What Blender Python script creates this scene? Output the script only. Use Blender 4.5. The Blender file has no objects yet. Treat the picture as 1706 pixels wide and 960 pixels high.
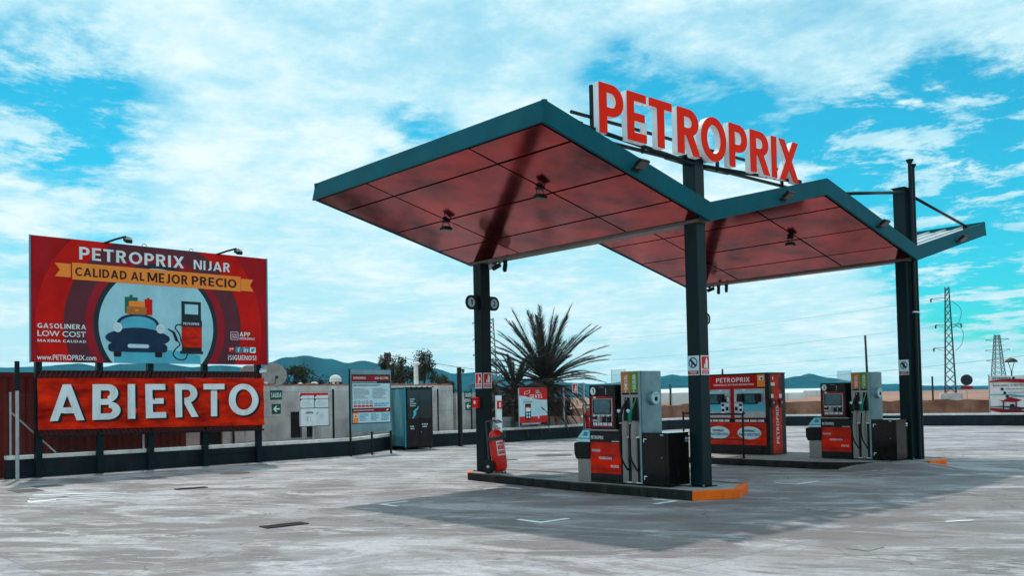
import bpy, bmesh, math, random
from mathutils import Vector, Matrix, noise as mnoise
R = math.radians
random.seed(7)
SC = bpy.context.scene
COL = SC.collection

# ------------------------------------------------------------------ camera
F = Vector((-0.7446, 0.6668, 0.0319)).normalized()
YAW, PIT, ROL = 0.8404, 0.0319, 0.0204
F = Vector((-math.sin(YAW)*math.cos(PIT), math.cos(YAW)*math.cos(PIT), math.sin(PIT)))
RT = Vector((math.cos(YAW), math.sin(YAW), 0)); UP = RT.cross(F)
R2 = RT*math.cos(ROL) - UP*math.sin(ROL); U2 = RT*math.sin(ROL) + UP*math.cos(ROL)
cam_d = bpy.data.cameras.new('camera'); cam = bpy.data.objects.new('camera', cam_d); COL.objects.link(cam)
m3 = Matrix((R2, U2, -F)).transposed()
cam.matrix_world = Matrix.Translation((9.532, -12.794, 1.70)) @ m3.to_4x4()
cam_d.sensor_width = 36.0; cam_d.lens = 36.0*1531.8/1706.0
cam_d.shift_y = (615.35-480.0)/1706.0
cam_d.clip_start = 0.05; cam_d.clip_end = 20000
SC.camera = cam

# ------------------------------------------------------------------ sky, sun, exposure
SUN_DIR = Vector((-0.47, 0.19, 1.0)).normalized()      # towards the sun
SUN_EL = math.asin(SUN_DIR.z); SUN_AZ = math.atan2(SUN_DIR.x, SUN_DIR.y)
W = bpy.data.worlds.new('World'); SC.world = W; W.use_nodes = True
nt = W.node_tree; nt.nodes.clear()
def wn(t, **k):
    n = nt.nodes.new(t)
    for a, b in k.items(): setattr(n, a, b)
    return n
def wl(a, b): nt.links.new(a, b)
def wmath(op, a, b=None, c=None, clamp=False):
    n = wn('ShaderNodeMath', operation=op); n.use_clamp = clamp
    for i, v in enumerate((a, b, c)):
        if v is None: continue
        if isinstance(v, (int, float)): n.inputs[i].default_value = v
        else: wl(v, n.inputs[i])
    return n.outputs[0]
def wmix(fac, a, b, blend='MIX'):
    n = wn('ShaderNodeMix', data_type='RGBA', blend_type=blend)
    for s, v in ((n.inputs[0], fac), (n.inputs[6], a), (n.inputs[7], b)):
        if isinstance(v, (int, float)): s.default_value = v
        elif isinstance(v, tuple): s.default_value = v
        else: wl(v, s)
    return n.outputs[2]
def wramp(v, a, b):
    n = wn('ShaderNodeMapRange', interpolation_type='SMOOTHSTEP')
    wl(v, n.inputs[0]); n.inputs[1].default_value = a; n.inputs[2].default_value = b
    return n.outputs[0]
sky = wn('ShaderNodeTexSky', sky_type='NISHITA', sun_disc=False)
sky.sun_elevation = SUN_EL; sky.sun_rotation = SUN_AZ; sky.air_density = 1.0; sky.dust_density = 0.6; sky.ozone_density = 2.0
tc = wn('ShaderNodeTexCoord')
sep = wn('ShaderNodeSeparateXYZ'); wl(tc.outputs['Generated'], sep.inputs[0])
dz = wmath('ADD', wmath('MAXIMUM', sep.outputs[2], 0.0), 0.10)
cx = wmath('DIVIDE', sep.outputs[0], dz); cy = wmath('DIVIDE', sep.outputs[1], dz)
comb = wn('ShaderNodeCombineXYZ'); wl(cx, comb.inputs[0]); wl(cy, comb.inputs[1])
def wnoise(scale, detail, rough, off, dist=0.0):
    mp = wn('ShaderNodeMapping'); wl(comb.outputs[0], mp.inputs[0]); mp.inputs['Location'].default_value = off
    n = wn('ShaderNodeTexNoise'); wl(mp.outputs[0], n.inputs['Vector'])
    n.inputs['Scale'].default_value = scale; n.inputs['Detail'].default_value = detail
    n.inputs['Roughness'].default_value = rough; n.inputs['Distortion'].default_value = dist
    return n.outputs[0]
n_big = wnoise(0.50, 5.0, 0.55, (3.1, 1.7, 0.0), 0.15)
n_mid = wnoise(1.7, 10.0, 0.64, (0.4, 5.2, 2.0), 0.12)
n_fin = wnoise(6.5, 9.0, 0.68, (1.4, 0.2, 4.0), 0.1)
# the open blue gaps between the clouds
def gap(d, width, amount):
    v = wn('ShaderNodeVectorMath', operation='DOT_PRODUCT'); wl(tc.outputs['Generated'], v.inputs[0])
    v.inputs[1].default_value = Vector(d).normalized()
    mr = wn('ShaderNodeMapRange', interpolation_type='SMOOTHSTEP'); wl(v.outputs['Value'], mr.inputs[0])
    mr.inputs[1].default_value = math.cos(R(width)); mr.inputs[2].default_value = 1.0
    return wmath('MULTIPLY', mr.outputs[0], amount)
gaps = None
for d, w_, a_ in [((-0.924, 0.239, 0.299), 6, 0.11), ((-0.913, 0.284, 0.294), 6, 0.10), ((-0.941, 0.27, 0.202), 7, 0.09), ((-0.778, 0.566, 0.272), 3.5, 0.14),
                  ((-0.615, 0.723, 0.316), 4, 0.13), ((-0.554, 0.782, 0.285), 4, 0.13), ((-0.508, 0.819, 0.268), 4, 0.10), ((-0.441, 0.862, 0.248), 5, 0.13),
                  ((-0.385, 0.894, 0.229), 8, 0.14), ((-0.328, 0.927, 0.18), 11, 0.16), ((-0.352, 0.929, 0.114), 7, 0.10)]:
    g = gap(d, w_, a_); gaps = g if gaps is None else wmath('ADD', gaps, g)
n_brk = wnoise(2.6, 9.0, 0.66, (7.7, 3.3, 6.0), 0.15)
gaps = wmath('MULTIPLY', gaps, wmath('ADD', 0.12, wmath('MULTIPLY', wramp(n_brk, 0.62, 0.40), 1.75)))
low = wmath('MULTIPLY', wmath('SUBTRACT', 1.0, wramp(sep.outputs[2], 0.0, 0.16)), 0.16)      # thicker air towards the horizon
veil_d = wmath('ADD', wmath('SUBTRACT', wmath('ADD', wmath('MULTIPLY', n_big, 0.40), wmath('ADD', wmath('MULTIPLY', n_mid, 0.40), wmath('MULTIPLY', n_fin, 0.20))), gaps), low)
puff_d = wmath('SUBTRACT', wmath('ADD', wmath('MULTIPLY', n_big, 0.20), wmath('ADD', wmath('MULTIPLY', n_mid, 0.48), wmath('MULTIPLY', n_fin, 0.32))), wmath('MULTIPLY', gaps, 0.7))
tint = wmix(1.0, sky.outputs[0], (0.09, 0.98, 1.00, 1), 'MULTIPLY')
veil = wmath('MULTIPLY', wramp(veil_d, 0.22, 0.52), 0.94)
puff = wmath('MULTIPLY', wramp(puff_d, 0.43, 0.62), 0.85)
skycol = wmix(puff, wmix(veil, tint, (4.6, 7.15, 7.9, 1)), (7.7, 8.5, 8.8, 1))
bg = wn('ShaderNodeBackground'); wl(skycol, bg.inputs[0]); bg.inputs[1].default_value = 0.10
wo = wn('ShaderNodeOutputWorld'); wl(bg.outputs[0], wo.inputs[0])
sun_d = bpy.data.lights.new('sun', 'SUN'); sun = bpy.data.objects.new('sun', sun_d); COL.objects.link(sun)
sun_d.energy = 2.05; sun_d.angle = R(1.4); sun_d.color = (1.0, 0.94, 0.87)
sun.rotation_euler = SUN_DIR.to_track_quat('Z', 'Y').to_euler(); sun.location = (0, 0, 30)
SC.view_settings.view_transform = 'Standard'; SC.view_settings.look = 'None'
SC.view_settings.exposure = 0.34; SC.view_settings.gamma = 1.0; SC.view_settings.use_curve_mapping = False
SC.cycles.use_denoising = True
SC.cycles.max_bounces = 6; SC.cycles.transparent_max_bounces = 12

# ------------------------------------------------------------------ materials
MATS = {}
def mat(name, col, rough=0.5, metal=0.0, var=0.12, scale=3.0, bump=0.0, bscale=40.0, spec=0.18, stretch=(1, 1, 1), var2=None, coat=0.0):
    if name in MATS: return MATS[name]
    m = bpy.data.materials.new(name); m.use_nodes = True; MATS[name] = m
    t = m.node_tree; b = t.nodes['Principled BSDF']
    tcx = t.nodes.new('ShaderNodeTexCoord'); mp = t.nodes.new('ShaderNodeMapping'); mp.inputs['Scale'].default_value = stretch
    t.links.new(tcx.outputs['Object'], mp.inputs[0])
    n = t.nodes.new('ShaderNodeTexNoise'); n.inputs['Scale'].default_value = scale; n.inputs['Detail'].default_value = 5; n.inputs['Roughness'].default_value = 0.6
    t.links.new(mp.outputs[0], n.inputs['Vector'])
    mr = t.nodes.new('ShaderNodeMapRange'); t.links.new(n.outputs[0], mr.inputs[0]); mr.inputs[1].default_value = 0.32; mr.inputs[2].default_value = 0.68
    mx = t.nodes.new('ShaderNodeMix'); mx.data_type = 'RGBA'
    t.links.new(mr.outputs[0], mx.inputs[0])
    c2 = var2 or tuple(min(1, c*(1+var)) for c in col)
    mx.inputs[6].default_value = tuple(c*(1-var) for c in col) + (1,); mx.inputs[7].default_value = tuple(c2) + (1,)
    gn = t.nodes.new('ShaderNodeTexNoise'); gn.inputs['Scale'].default_value = 2.3; gn.inputs['Detail'].default_value = 5; gn.inputs['Roughness'].default_value = 0.72
    gm = t.nodes.new('ShaderNodeMapping'); gm.inputs['Scale'].default_value = (1.6, 1.6, 0.45); t.links.new(tcx.outputs['Object'], gm.inputs[0]); t.links.new(gm.outputs[0], gn.inputs['Vector'])
    gr_ = t.nodes.new('ShaderNodeMapRange'); t.links.new(gn.outputs[0], gr_.inputs[0]); gr_.inputs[1].default_value = 0.48; gr_.inputs[2].default_value = 0.75; gr_.inputs[4].default_value = 0.34 if name in ('print_white', 'orange_paint', 'coping', 'kerb') else 0.13
    g2 = t.nodes.new('ShaderNodeMix'); g2.data_type = 'RGBA'; t.links.new(gr_.outputs[0], g2.inputs[0]); t.links.new(mx.outputs[2], g2.inputs[6]); g2.inputs[7].default_value = (0.10, 0.085, 0.075, 1)
    if name in ('soffit', 'letter_red', 'screen', 'mountain', 'column'): t.links.new(mx.outputs[2], b.inputs['Base Color'])
    else: t.links.new(g2.outputs[2], b.inputs['Base Color'])
    rr = t.nodes.new('ShaderNodeMapRange'); t.links.new(n.outputs[0], rr.inputs[0]); rr.inputs[3].default_value = max(0.02, rough-0.08); rr.inputs[4].default_value = min(1, rough+0.08)
    t.links.new(rr.outputs[0], b.inputs['Roughness'])
    b.inputs['Metallic'].default_value = metal; b.inputs['Specular IOR Level'].default_value = spec; b.inputs['Coat Weight'].default_value = coat
    if bump:
        n2 = t.nodes.new('ShaderNodeTexNoise'); n2.inputs['Scale'].default_value = bscale; n2.inputs['Detail'].default_value = 5
        t.links.new(mp.outputs[0], n2.inputs['Vector'])
        bp = t.nodes.new('ShaderNodeBump'); bp.inputs['Strength'].default_value = bump; bp.inputs['Distance'].default_value = 0.02
        t.links.new(n2.outputs[0], bp.inputs['Height']); t.links.new(bp.outputs[0], b.inputs['Normal'])
    return m
def glass_mat(name, col, alpha, rough=0.05):
    m = bpy.data.materials.new(name); m.use_nodes = True; MATS[name] = m
    b = m.node_tree.nodes['Principled BSDF']; b.inputs['Base Color'].default_value = col + (1,); b.inputs['Alpha'].default_value = alpha
    b.inputs['Roughness'].default_value = rough
    return m
mat('fascia', (0.0015, 0.092, 0.122), 0.5, 0.0, 0.15, 1.5, spec=.05)  # dark grey cladding, the cyan sky's reflection put into its colour
mat('column', (0.003, 0.015, 0.019), 0.36, 0.0, 0.35, 1.2, bump=0.03, spec=.14, stretch=(1, 1, .35))
mat('soffit', (0.145, 0.004, 0.012), 0.12, 0.90, 0.30, 1.0, var2=(0.60, 0.038, 0.034), spec=0.3, bump=0.015, bscale=2.5)
mat('soffit_dark', (0.02, 0.015, 0.018), 0.6)
mat('gutter', (0.15, 0.13, 0.12), 0.35, 0.3, 0.25, 3.0)
mat('deck', (0.62, 0.66, 0.68), 0.4, 0.2, 0.1, 2.0)
mat('letter_white', (0.78, 0.80, 0.82), 0.4, 0, 0.05, 4)
mat('letter_red', (0.92, 0.020, 0.003), 0.45, 0, 0.05, 3, spec=0.05)
mat('steel', (0.29, 0.28, 0.275), 0.35, 0.75, 0.16, 6, stretch=(6, 6, 0.4))
mat('steel_side', (0.20, 0.32, 0.35), 0.38, 0.45, 0.22, 2.0)
mat('galvanised', (0.42, 0.43, 0.44), 0.5, 0.5, 0.15, 8)
mat('black', (0.012, 0.013, 0.015), 0.45, 0, 0.25, 6)
mat('rubber', (0.012, 0.012, 0.013), 0.7, 0, 0.2, 8)
mat('dark_panel', (0.011, 0.012, 0.013), 0.28, 0, 0.3, 3)
mat('cabinet_dark', (0.007, 0.006, 0.006), 0.11, 0.0, 0.4, 2.5, spec=0.24)
mat('vending_side', (0.05, 0.30, 0.38), 0.3, 0.5, 0.5, 1.2, var2=(0.20, 0.50, 0.56), stretch=(1, 3, .35))
mat('screen', (0.03, 0.12, 0.15), 0.12, 0, 0.35, 5, spec=0.7)
mat('pump_red', (0.55, 0.010, 0.006), 0.36, 0, 0.35, 2.2, stretch=(1, 1, 3.0), var2=(0.88, 0.030, 0.004), spec=0.12)
mat('print_red', (0.40, 0.008, 0.013), 0.5, 0, 0.22, 0.8, spec=.08)
mat('print_red_bright', (0.60, 0.010, 0.007), 0.5, 0, 0.25, 0.9, spec=.08)
mat('print_crimson', (0.32, 0.007, 0.020), 0.5, 0, 0.15, 1.5)
mat('print_maroon', (0.115, 0.022, 0.035), 0.5, 0, 0.15, 1.5)
mat('print_navy', (0.018, 0.028, 0.036), 0.5, 0, 0.15, 2)
mat('print_sky', (0.36, 0.66, 0.74), 0.5, 0, 0.12, 1.3)
mat('print_blue', (0.008, 0.032, 0.075), 0.5, 0, 0.2, 2)
mat('print_glass', (0.09, 0.45, 0.58), 0.5, 0, 0.1, 2)
mat('print_cyan', (0.02, 0.30, 0.42), 0.5, 0, 0.1, 2)
mat('print_orange', (1.0, 0.275, 0.045), 0.5, 0, 0.06, 2, spec=.08)
mat('print_brown', (0.50, 0.16, 0.035), 0.5, 0, 0.1, 4)
mat('print_green', (0.012, 0.14, 0.10), 0.5, 0, 0.1, 4)
mat('print_white', (0.78, 0.82, 0.84), 0.5, 0, 0.04, 3)
mat('print_pale', (0.52, 0.72, 0.78), 0.5, 0, 0.06, 3)
mat('print_black', (0.018, 0.010, 0.010), 0.5, 0, 0.1, 3)
mat('print_grey', (0.25, 0.30, 0.33), 0.6, 0, 0.2, 20)
mat('fuel_orange', (0.55, 0.17, 0.035), 0.4, 0, 0.1, 5)
mat('fuel_green', (0.12, 0.26, 0.035), 0.4, 0, 0.1, 5)
mat('nozzle_green', (0.004, 0.20, 0.11), 0.4, 0, 0.1, 10)
mat('sign_green', (0.006, 0.085, 0.055), 0.45, 0, 0.1, 5)
mat('sign_red', (0.66, 0.008, 0.006), 0.45, 0, 0.1, 5)
mat('banner_red', (0.46, 0.006, 0.004), 0.55, 0, 0.45, 1.5, stretch=(1, 1, 3), var2=(0.95, 0.030, 0.003), spec=.06)
mat('lacing', (0.09, 0.022, 0.022), 0.7, 0, 0.2, 10)
mat('wall_dark', (0.009, 0.018, 0.022), 0.7, 0, 0.3, 1.6, bump=0.25, bscale=30)
mat('coping', (0.74, 0.72, 0.70), 0.8, 0, 0.18, 5, bump=0.3, bscale=50)
mat('kerb', (0.010, 0.012, 0.013), 0.6, 0, 0.35, 5, bump=0.15)
mat('orange_paint', (0.98, 0.15, 0.001), 0.6, 0, 0.08, 6, bump=0.1)
mat('island_top', (0.33, 0.32, 0.31), 0.8, 0, 0.25, 4, bump=0.2)
mat('plate', (0.03, 0.075, 0.08), 0.5, 0.2, 0.2, 6)
mat('road_paint', (0.88, 0.89, 0.90), 0.7, 0, 0.12, 9, bump=0.1)
mat('grate', (0.035, 0.022, 0.020), 0.6, 0.4, 0.3, 10)
mat('worn_plate', (0.26, 0.25, 0.245), 0.7, 0.1, 0.35, 9)
mat('tyre_print', (0.20, 0.19, 0.19), 0.8, 0, 0.3, 6)
mat('manhole', (0.10, 0.09, 0.085), 0.6, 0.4, 0.3, 12)
mat('container_red', (0.135, 0.018, 0.014), 0.6, 0, 0.3, 1.4, stretch=(1, 1, 0.4))
mat('stucco', (0.74, 0.68, 0.66), 0.9, 0, 0.42, 1.3, bump=0.5, bscale=14, var2=(0.82, 0.79, 0.77))
mat('terracotta', (0.40, 0.17, 0.12), 0.85, 0, 0.4, 6, bump=0.3)
mat('shutter', (0.012, 0.008, 0.008), 0.6, 0, 0.3, 8)
mat('dish', (0.36, 0.33, 0.31), 0.6, 0, 0.2, 5)
mat('white_plaster', (0.70, 0.68, 0.65), 0.8, 0, 0.15, 4)
mat('foliage', (0.030, 0.040, 0.022), 0.75, 0, 0.5, 4)
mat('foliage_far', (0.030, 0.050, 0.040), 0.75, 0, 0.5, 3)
mat('palm_green', (0.050, 0.052, 0.046), 0.55, 0, 0.4, 3)
mat('palm_dry', (0.085, 0.062, 0.054), 0.8, 0, 0.5, 5)
mat('bark', (0.075, 0.055, 0.045), 0.9, 0, 0.4, 8, bump=0.5)
mat('dry_bush', (0.12, 0.085, 0.045), 0.85, 0, 0.4, 6)
mat('adobe', (0.23, 0.105, 0.065), 0.9, 0, 0.45, 0.8, bump=0.5, bscale=6, var2=(0.36, 0.19, 0.13))
mat('rock_pink', (0.46, 0.28, 0.22), 0.9, 0, 0.3, 1.2, bump=0.6, bscale=5)
mat('extinguisher', (0.62, 0.010, 0.005), 0.28, 0, 0.1, 5, coat=0.3)
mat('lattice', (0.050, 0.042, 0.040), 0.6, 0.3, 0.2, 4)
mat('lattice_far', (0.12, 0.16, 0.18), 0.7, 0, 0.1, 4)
mat('timber', (0.055, 0.045, 0.04), 0.85, 0, 0.2, 6)
mat('greenhouse', (0.66, 0.68, 0.68), 0.6, 0, 0.1, 0.2)
mat('concrete_block', (0.52, 0.52, 0.52), 0.85, 0, 0.22, 1.2, bump=0.3)
mat('lens', (0.12, 0.12, 0.11), 0.12, 0, 0.05, 8)
glass_mat('acrylic', (0.45, 0.78, 0.85), 0.28)
glass_mat('door_glass', (0.02, 0.05, 0.055), 0.62)
# mountains: scrub slopes, the blue of distant haze painted into their colour
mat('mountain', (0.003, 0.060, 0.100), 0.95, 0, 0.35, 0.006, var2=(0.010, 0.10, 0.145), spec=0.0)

def ground_mat():
    m = bpy.data.materials.new('forecourt_concrete'); m.use_nodes = True; MATS['forecourt'] = m
    t = m.node_tree; b = t.nodes['Principled BSDF']
    tcx = t.nodes.new('ShaderNodeTexCoord')
    def nz(scale, detail, rough, stretch=(1, 1, 1), rot=0.0, off=(0, 0, 0), dist=0.0):
        mp = t.nodes.new('ShaderNodeMapping'); mp.inputs['Scale'].default_value = stretch; mp.inputs['Rotation'].default_value = (0, 0, rot); mp.inputs['Location'].default_value = off
        # rotate first, then stretch
        mp0 = t.nodes.new('ShaderNodeMapping'); mp0.inputs['Rotation'].default_value = (0, 0, rot); t.links.new(tcx.outputs['Object'], mp0.inputs[0])
        mp.inputs['Rotation'].default_value = (0, 0, 0); t.links.new(mp0.outputs[0], mp.inputs[0])
        n = t.nodes.new('ShaderNodeTexNoise'); n.inputs['Scale'].default_value = scale; n.inputs['Detail'].default_value = detail; n.inputs['Roughness'].default_value = rough; n.inputs['Distortion'].default_value = dist
        t.links.new(mp.outputs[0], n.inputs['Vector']); return n.outputs[0]
    def rmp(v, a, c):
        mr = t.nodes.new('ShaderNodeMapRange'); mr.interpolation_type = 'SMOOTHSTEP'; t.links.new(v, mr.inputs[0]); mr.inputs[1].default_value = a; mr.inputs[2].default_value = c; return mr.outputs[0]
    def mix(f, a, c, blend='MIX'):
        mx = t.nodes.new('ShaderNodeMix'); mx.data_type = 'RGBA'; mx.blend_type = blend
        for s, v in ((mx.inputs[0], f), (mx.inputs[6], a), (mx.inputs[7], c)):
            if isinstance(v, (int, float, tuple)): s.default_value = v
            else: t.links.new(v, s)
        return mx.outputs[2]
    def mul(a, k):
        n = t.nodes.new('ShaderNodeMath'); n.operation = 'MULTIPLY'; t.links.new(a, n.inputs[0])
        if isinstance(k, (int, float)): n.inputs[1].default_value = k
        else: t.links.new(k, n.inputs[1])
        return n.outputs[0]
    base = mix(rmp(nz(0.35, 6, 0.6, dist=0.6), 0.35, 0.65), (0.19, 0.182, 0.186, 1), (0.37, 0.37, 0.38, 1))
    # wiped and washed streaks, in two sweeping directions
    base = mix(mul(rmp(nz(0.5, 9, 0.66, (0.7, 1.4, 1), -0.75, dist=1.0), 0.46, 0.58), 0.85), base, (0.140, 0.124, 0.120, 1))
    base = mix(mul(rmp(nz(0.6, 9, 0.70, (0.55, 1.5, 1), -0.45, (4, 9, 0), 1.0), 0.50, 0.60), 0.8), base, (0.50, 0.50, 0.515, 1))
    base = mix(mul(rmp(nz(1.5, 10, 0.74, (0.5, 1.7, 1), -0.62, (14, 3, 0), 1.0), 0.54, 0.61), 0.6), base, (0.58, 0.58, 0.59, 1))
    base = mix(mul(rmp(nz(1.1, 9, 0.70, (0.3, 2.4, 1), -0.95, (24, 13, 0), 0.7), 0.54, 0.68), 0.6), base, (0.125, 0.112, 0.112, 1))
    # oil and tyre soiling where the cars stop
    sepx = t.nodes.new('ShaderNodeSeparateXYZ'); t.links.new(tcx.outputs['Object'], sepx.inputs[0])
    def band(out, c, w):
        s = t.nodes.new('ShaderNodeMath'); s.operation = 'SUBTRACT'; t.links.new(out, s.inputs[0]); s.inputs[1].default_value = c
        a = t.nodes.new('ShaderNodeMath'); a.operation = 'ABSOLUTE'; t.links.new(s.outputs[0], a.inputs[0])
        mr = t.nodes.new('ShaderNodeMapRange'); mr.interpolation_type = 'SMOOTHSTEP'; t.links.new(a.outputs[0], mr.inputs[0]); mr.inputs[1].default_value = w; mr.inputs[2].default_value = 0; return mr.outputs[0]
    oil = mul(mul(band(sepx.outputs[0], 0.6, 5.0), band(sepx.outputs[1], -2.4, 3.4)), rmp(nz(0.55, 7, 0.65, (0.5, 1.6, 1), -0.3, (7, 2, 0), 0.5), 0.40, 0.66))
    base = mix(mul(oil, 0.8), base, (0.10, 0.085, 0.08, 1))
    oil2 = mul(mul(band(sepx.outputs[0], 3.2, 5.5), band(sepx.outputs[1], -0.5, 8.0)), rmp(nz(0.55, 8, 0.68, (0.8, 1.3, 1), -0.9, (17, 2, 0), 0.8), 0.38, 0.60))
    base = mix(mul(oil2, 0.95), base, (0.135, 0.118, 0.112, 1))
    # speckle, small spills, hairline dirt
    base = mix(mul(rmp(nz(0.9, 8, 0.7, off=(31, 8, 0), dist=0.8), 0.50, 0.64), 0.45), base, (0.20, 0.172, 0.160, 1))
    base = mix(mul(rmp(nz(11, 8, 0.78, off=(5, 1, 0)), 0.49, 0.60), 0.45), base, (0.17, 0.16, 0.16, 1))
    base = mix(mul(rmp(nz(9, 6, 0.7), 0.55, 0.75), 0.45), base, (0.14, 0.13, 0.13, 1))
    base = mix(mul(rmp(nz(45, 3, 0.6), 0.45, 0.75), 0.22), base, (0.50, 0.50, 0.50, 1))
    base = mix(mul(rmp(nz(2.2, 3, 0.5, off=(3, 3, 0)), 0.68, 0.72), 0.7), base, (0.12, 0.11, 0.105, 1))
    vo = t.nodes.new('ShaderNodeTexVoronoi'); vo.feature = 'DISTANCE_TO_EDGE'; vo.inputs['Scale'].default_value = 0.22; vmix = t.nodes.new('ShaderNodeVectorMath'); vmix.operation = 'ADD'
    vnz = t.nodes.new('ShaderNodeTexNoise'); vnz.inputs['Scale'].default_value = 0.9; vnz.inputs['Detail'].default_value = 7; t.links.new(tcx.outputs['Object'], vnz.inputs['Vector'])
    t.links.new(tcx.outputs['Object'], vmix.inputs[0]); t.links.new(vnz.outputs['Color'], vmix.inputs[1]); t.links.new(vmix.outputs[0], vo.inputs['Vector'])
    base = mix(mul(mul(rmp(vo.outputs['Distance'], 0.0035, 0.0008), rmp(nz(0.4, 3, 0.5, off=(9, 4, 0)), 0.46, 0.56)), 0.65), base, (0.10, 0.09, 0.088, 1))
    bk = t.nodes.new('ShaderNodeTexBrick'); bm0 = t.nodes.new('ShaderNodeMapping'); bm0.inputs['Location'].default_value = (1.3, 0.9, 0); t.links.new(tcx.outputs['Object'], bm0.inputs[0]); t.links.new(bm0.outputs[0], bk.inputs['Vector'])
    bk.offset = 0.0; bk.inputs['Scale'].default_value = 1.0; bk.inputs['Brick Width'].default_value = 5.2; bk.inputs['Row Height'].default_value = 4.6; bk.inputs['Mortar Size'].default_value = 0.012; bk.inputs['Mortar Smooth'].default_value = 0.3
    base = mix(mul(bk.outputs['Fac'], 0.55), base, (0.13, 0.12, 0.12, 1))
    base = mix(1.0, base, (1.05, 0.985, 1.0, 1), 'MULTIPLY')
    t.links.new(base, b.inputs['Base Color'])
    rr = t.nodes.new('ShaderNodeMapRange'); t.links.new(nz(0.8, 5, 0.6), rr.inputs[0]); rr.inputs[3].default_value = 0.55; rr.inputs[4].default_value = 0.85
    t.links.new(rr.outputs[0], b.inputs['Roughness']); b.inputs['Specular IOR Level'].default_value = 0.35
    bp = t.nodes.new('ShaderNodeBump'); bp.inputs['Strength'].default_value = 0.25; bp.inputs['Distance'].default_value = 0.01
    t.links.new(nz(60, 4, 0.6), bp.inputs['Height']); t.links.new(bp.outputs[0], b.inputs['Normal'])
ground_mat()
def soil_mat():
    m = bpy.data.materials.new('dry_soil'); m.use_nodes = True; MATS['soil'] = m
    t = m.node_tree; b = t.nodes['Principled BSDF']; tcx = t.nodes.new('ShaderNodeTexCoord')
    n1 = t.nodes.new('ShaderNodeTexNoise'); n1.inputs['Scale'].default_value = 0.012; n1.inputs['Detail'].default_value = 8; t.links.new(tcx.outputs['Object'], n1.inputs['Vector'])
    n2 = t.nodes.new('ShaderNodeTexNoise'); n2.inputs['Scale'].default_value = 0.6; n2.inputs['Detail'].default_value = 8; t.links.new(tcx.outputs['Object'], n2.inputs['Vector'])
    cr = t.nodes.new('ShaderNodeValToRGB'); t.links.new(n1.outputs[0], cr.inputs[0])
    cr.color_ramp.elements[0].position = 0.35; cr.color_ramp.elements[0].color = (0.34, 0.17, 0.115, 1)
    cr.color_ramp.elements[1].position = 0.65; cr.color_ramp.elements[1].color = (0.50, 0.29, 0.21, 1)
    mx = t.nodes.new('ShaderNodeMix'); mx.data_type = 'RGBA'; mx.blend_type = 'MULTIPLY'; mx.inputs[0].default_value = 0.5
    t.links.new(cr.outputs[0], mx.inputs[6]); t.links.new(n2.outputs[0], mx.inputs[7]); t.links.new(mx.outputs[2], b.inputs['Base Color'])
    b.inputs['Roughness'].default_value = 0.95; b.inputs['Specular IOR Level'].default_value = 0.1
soil_mat()

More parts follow.
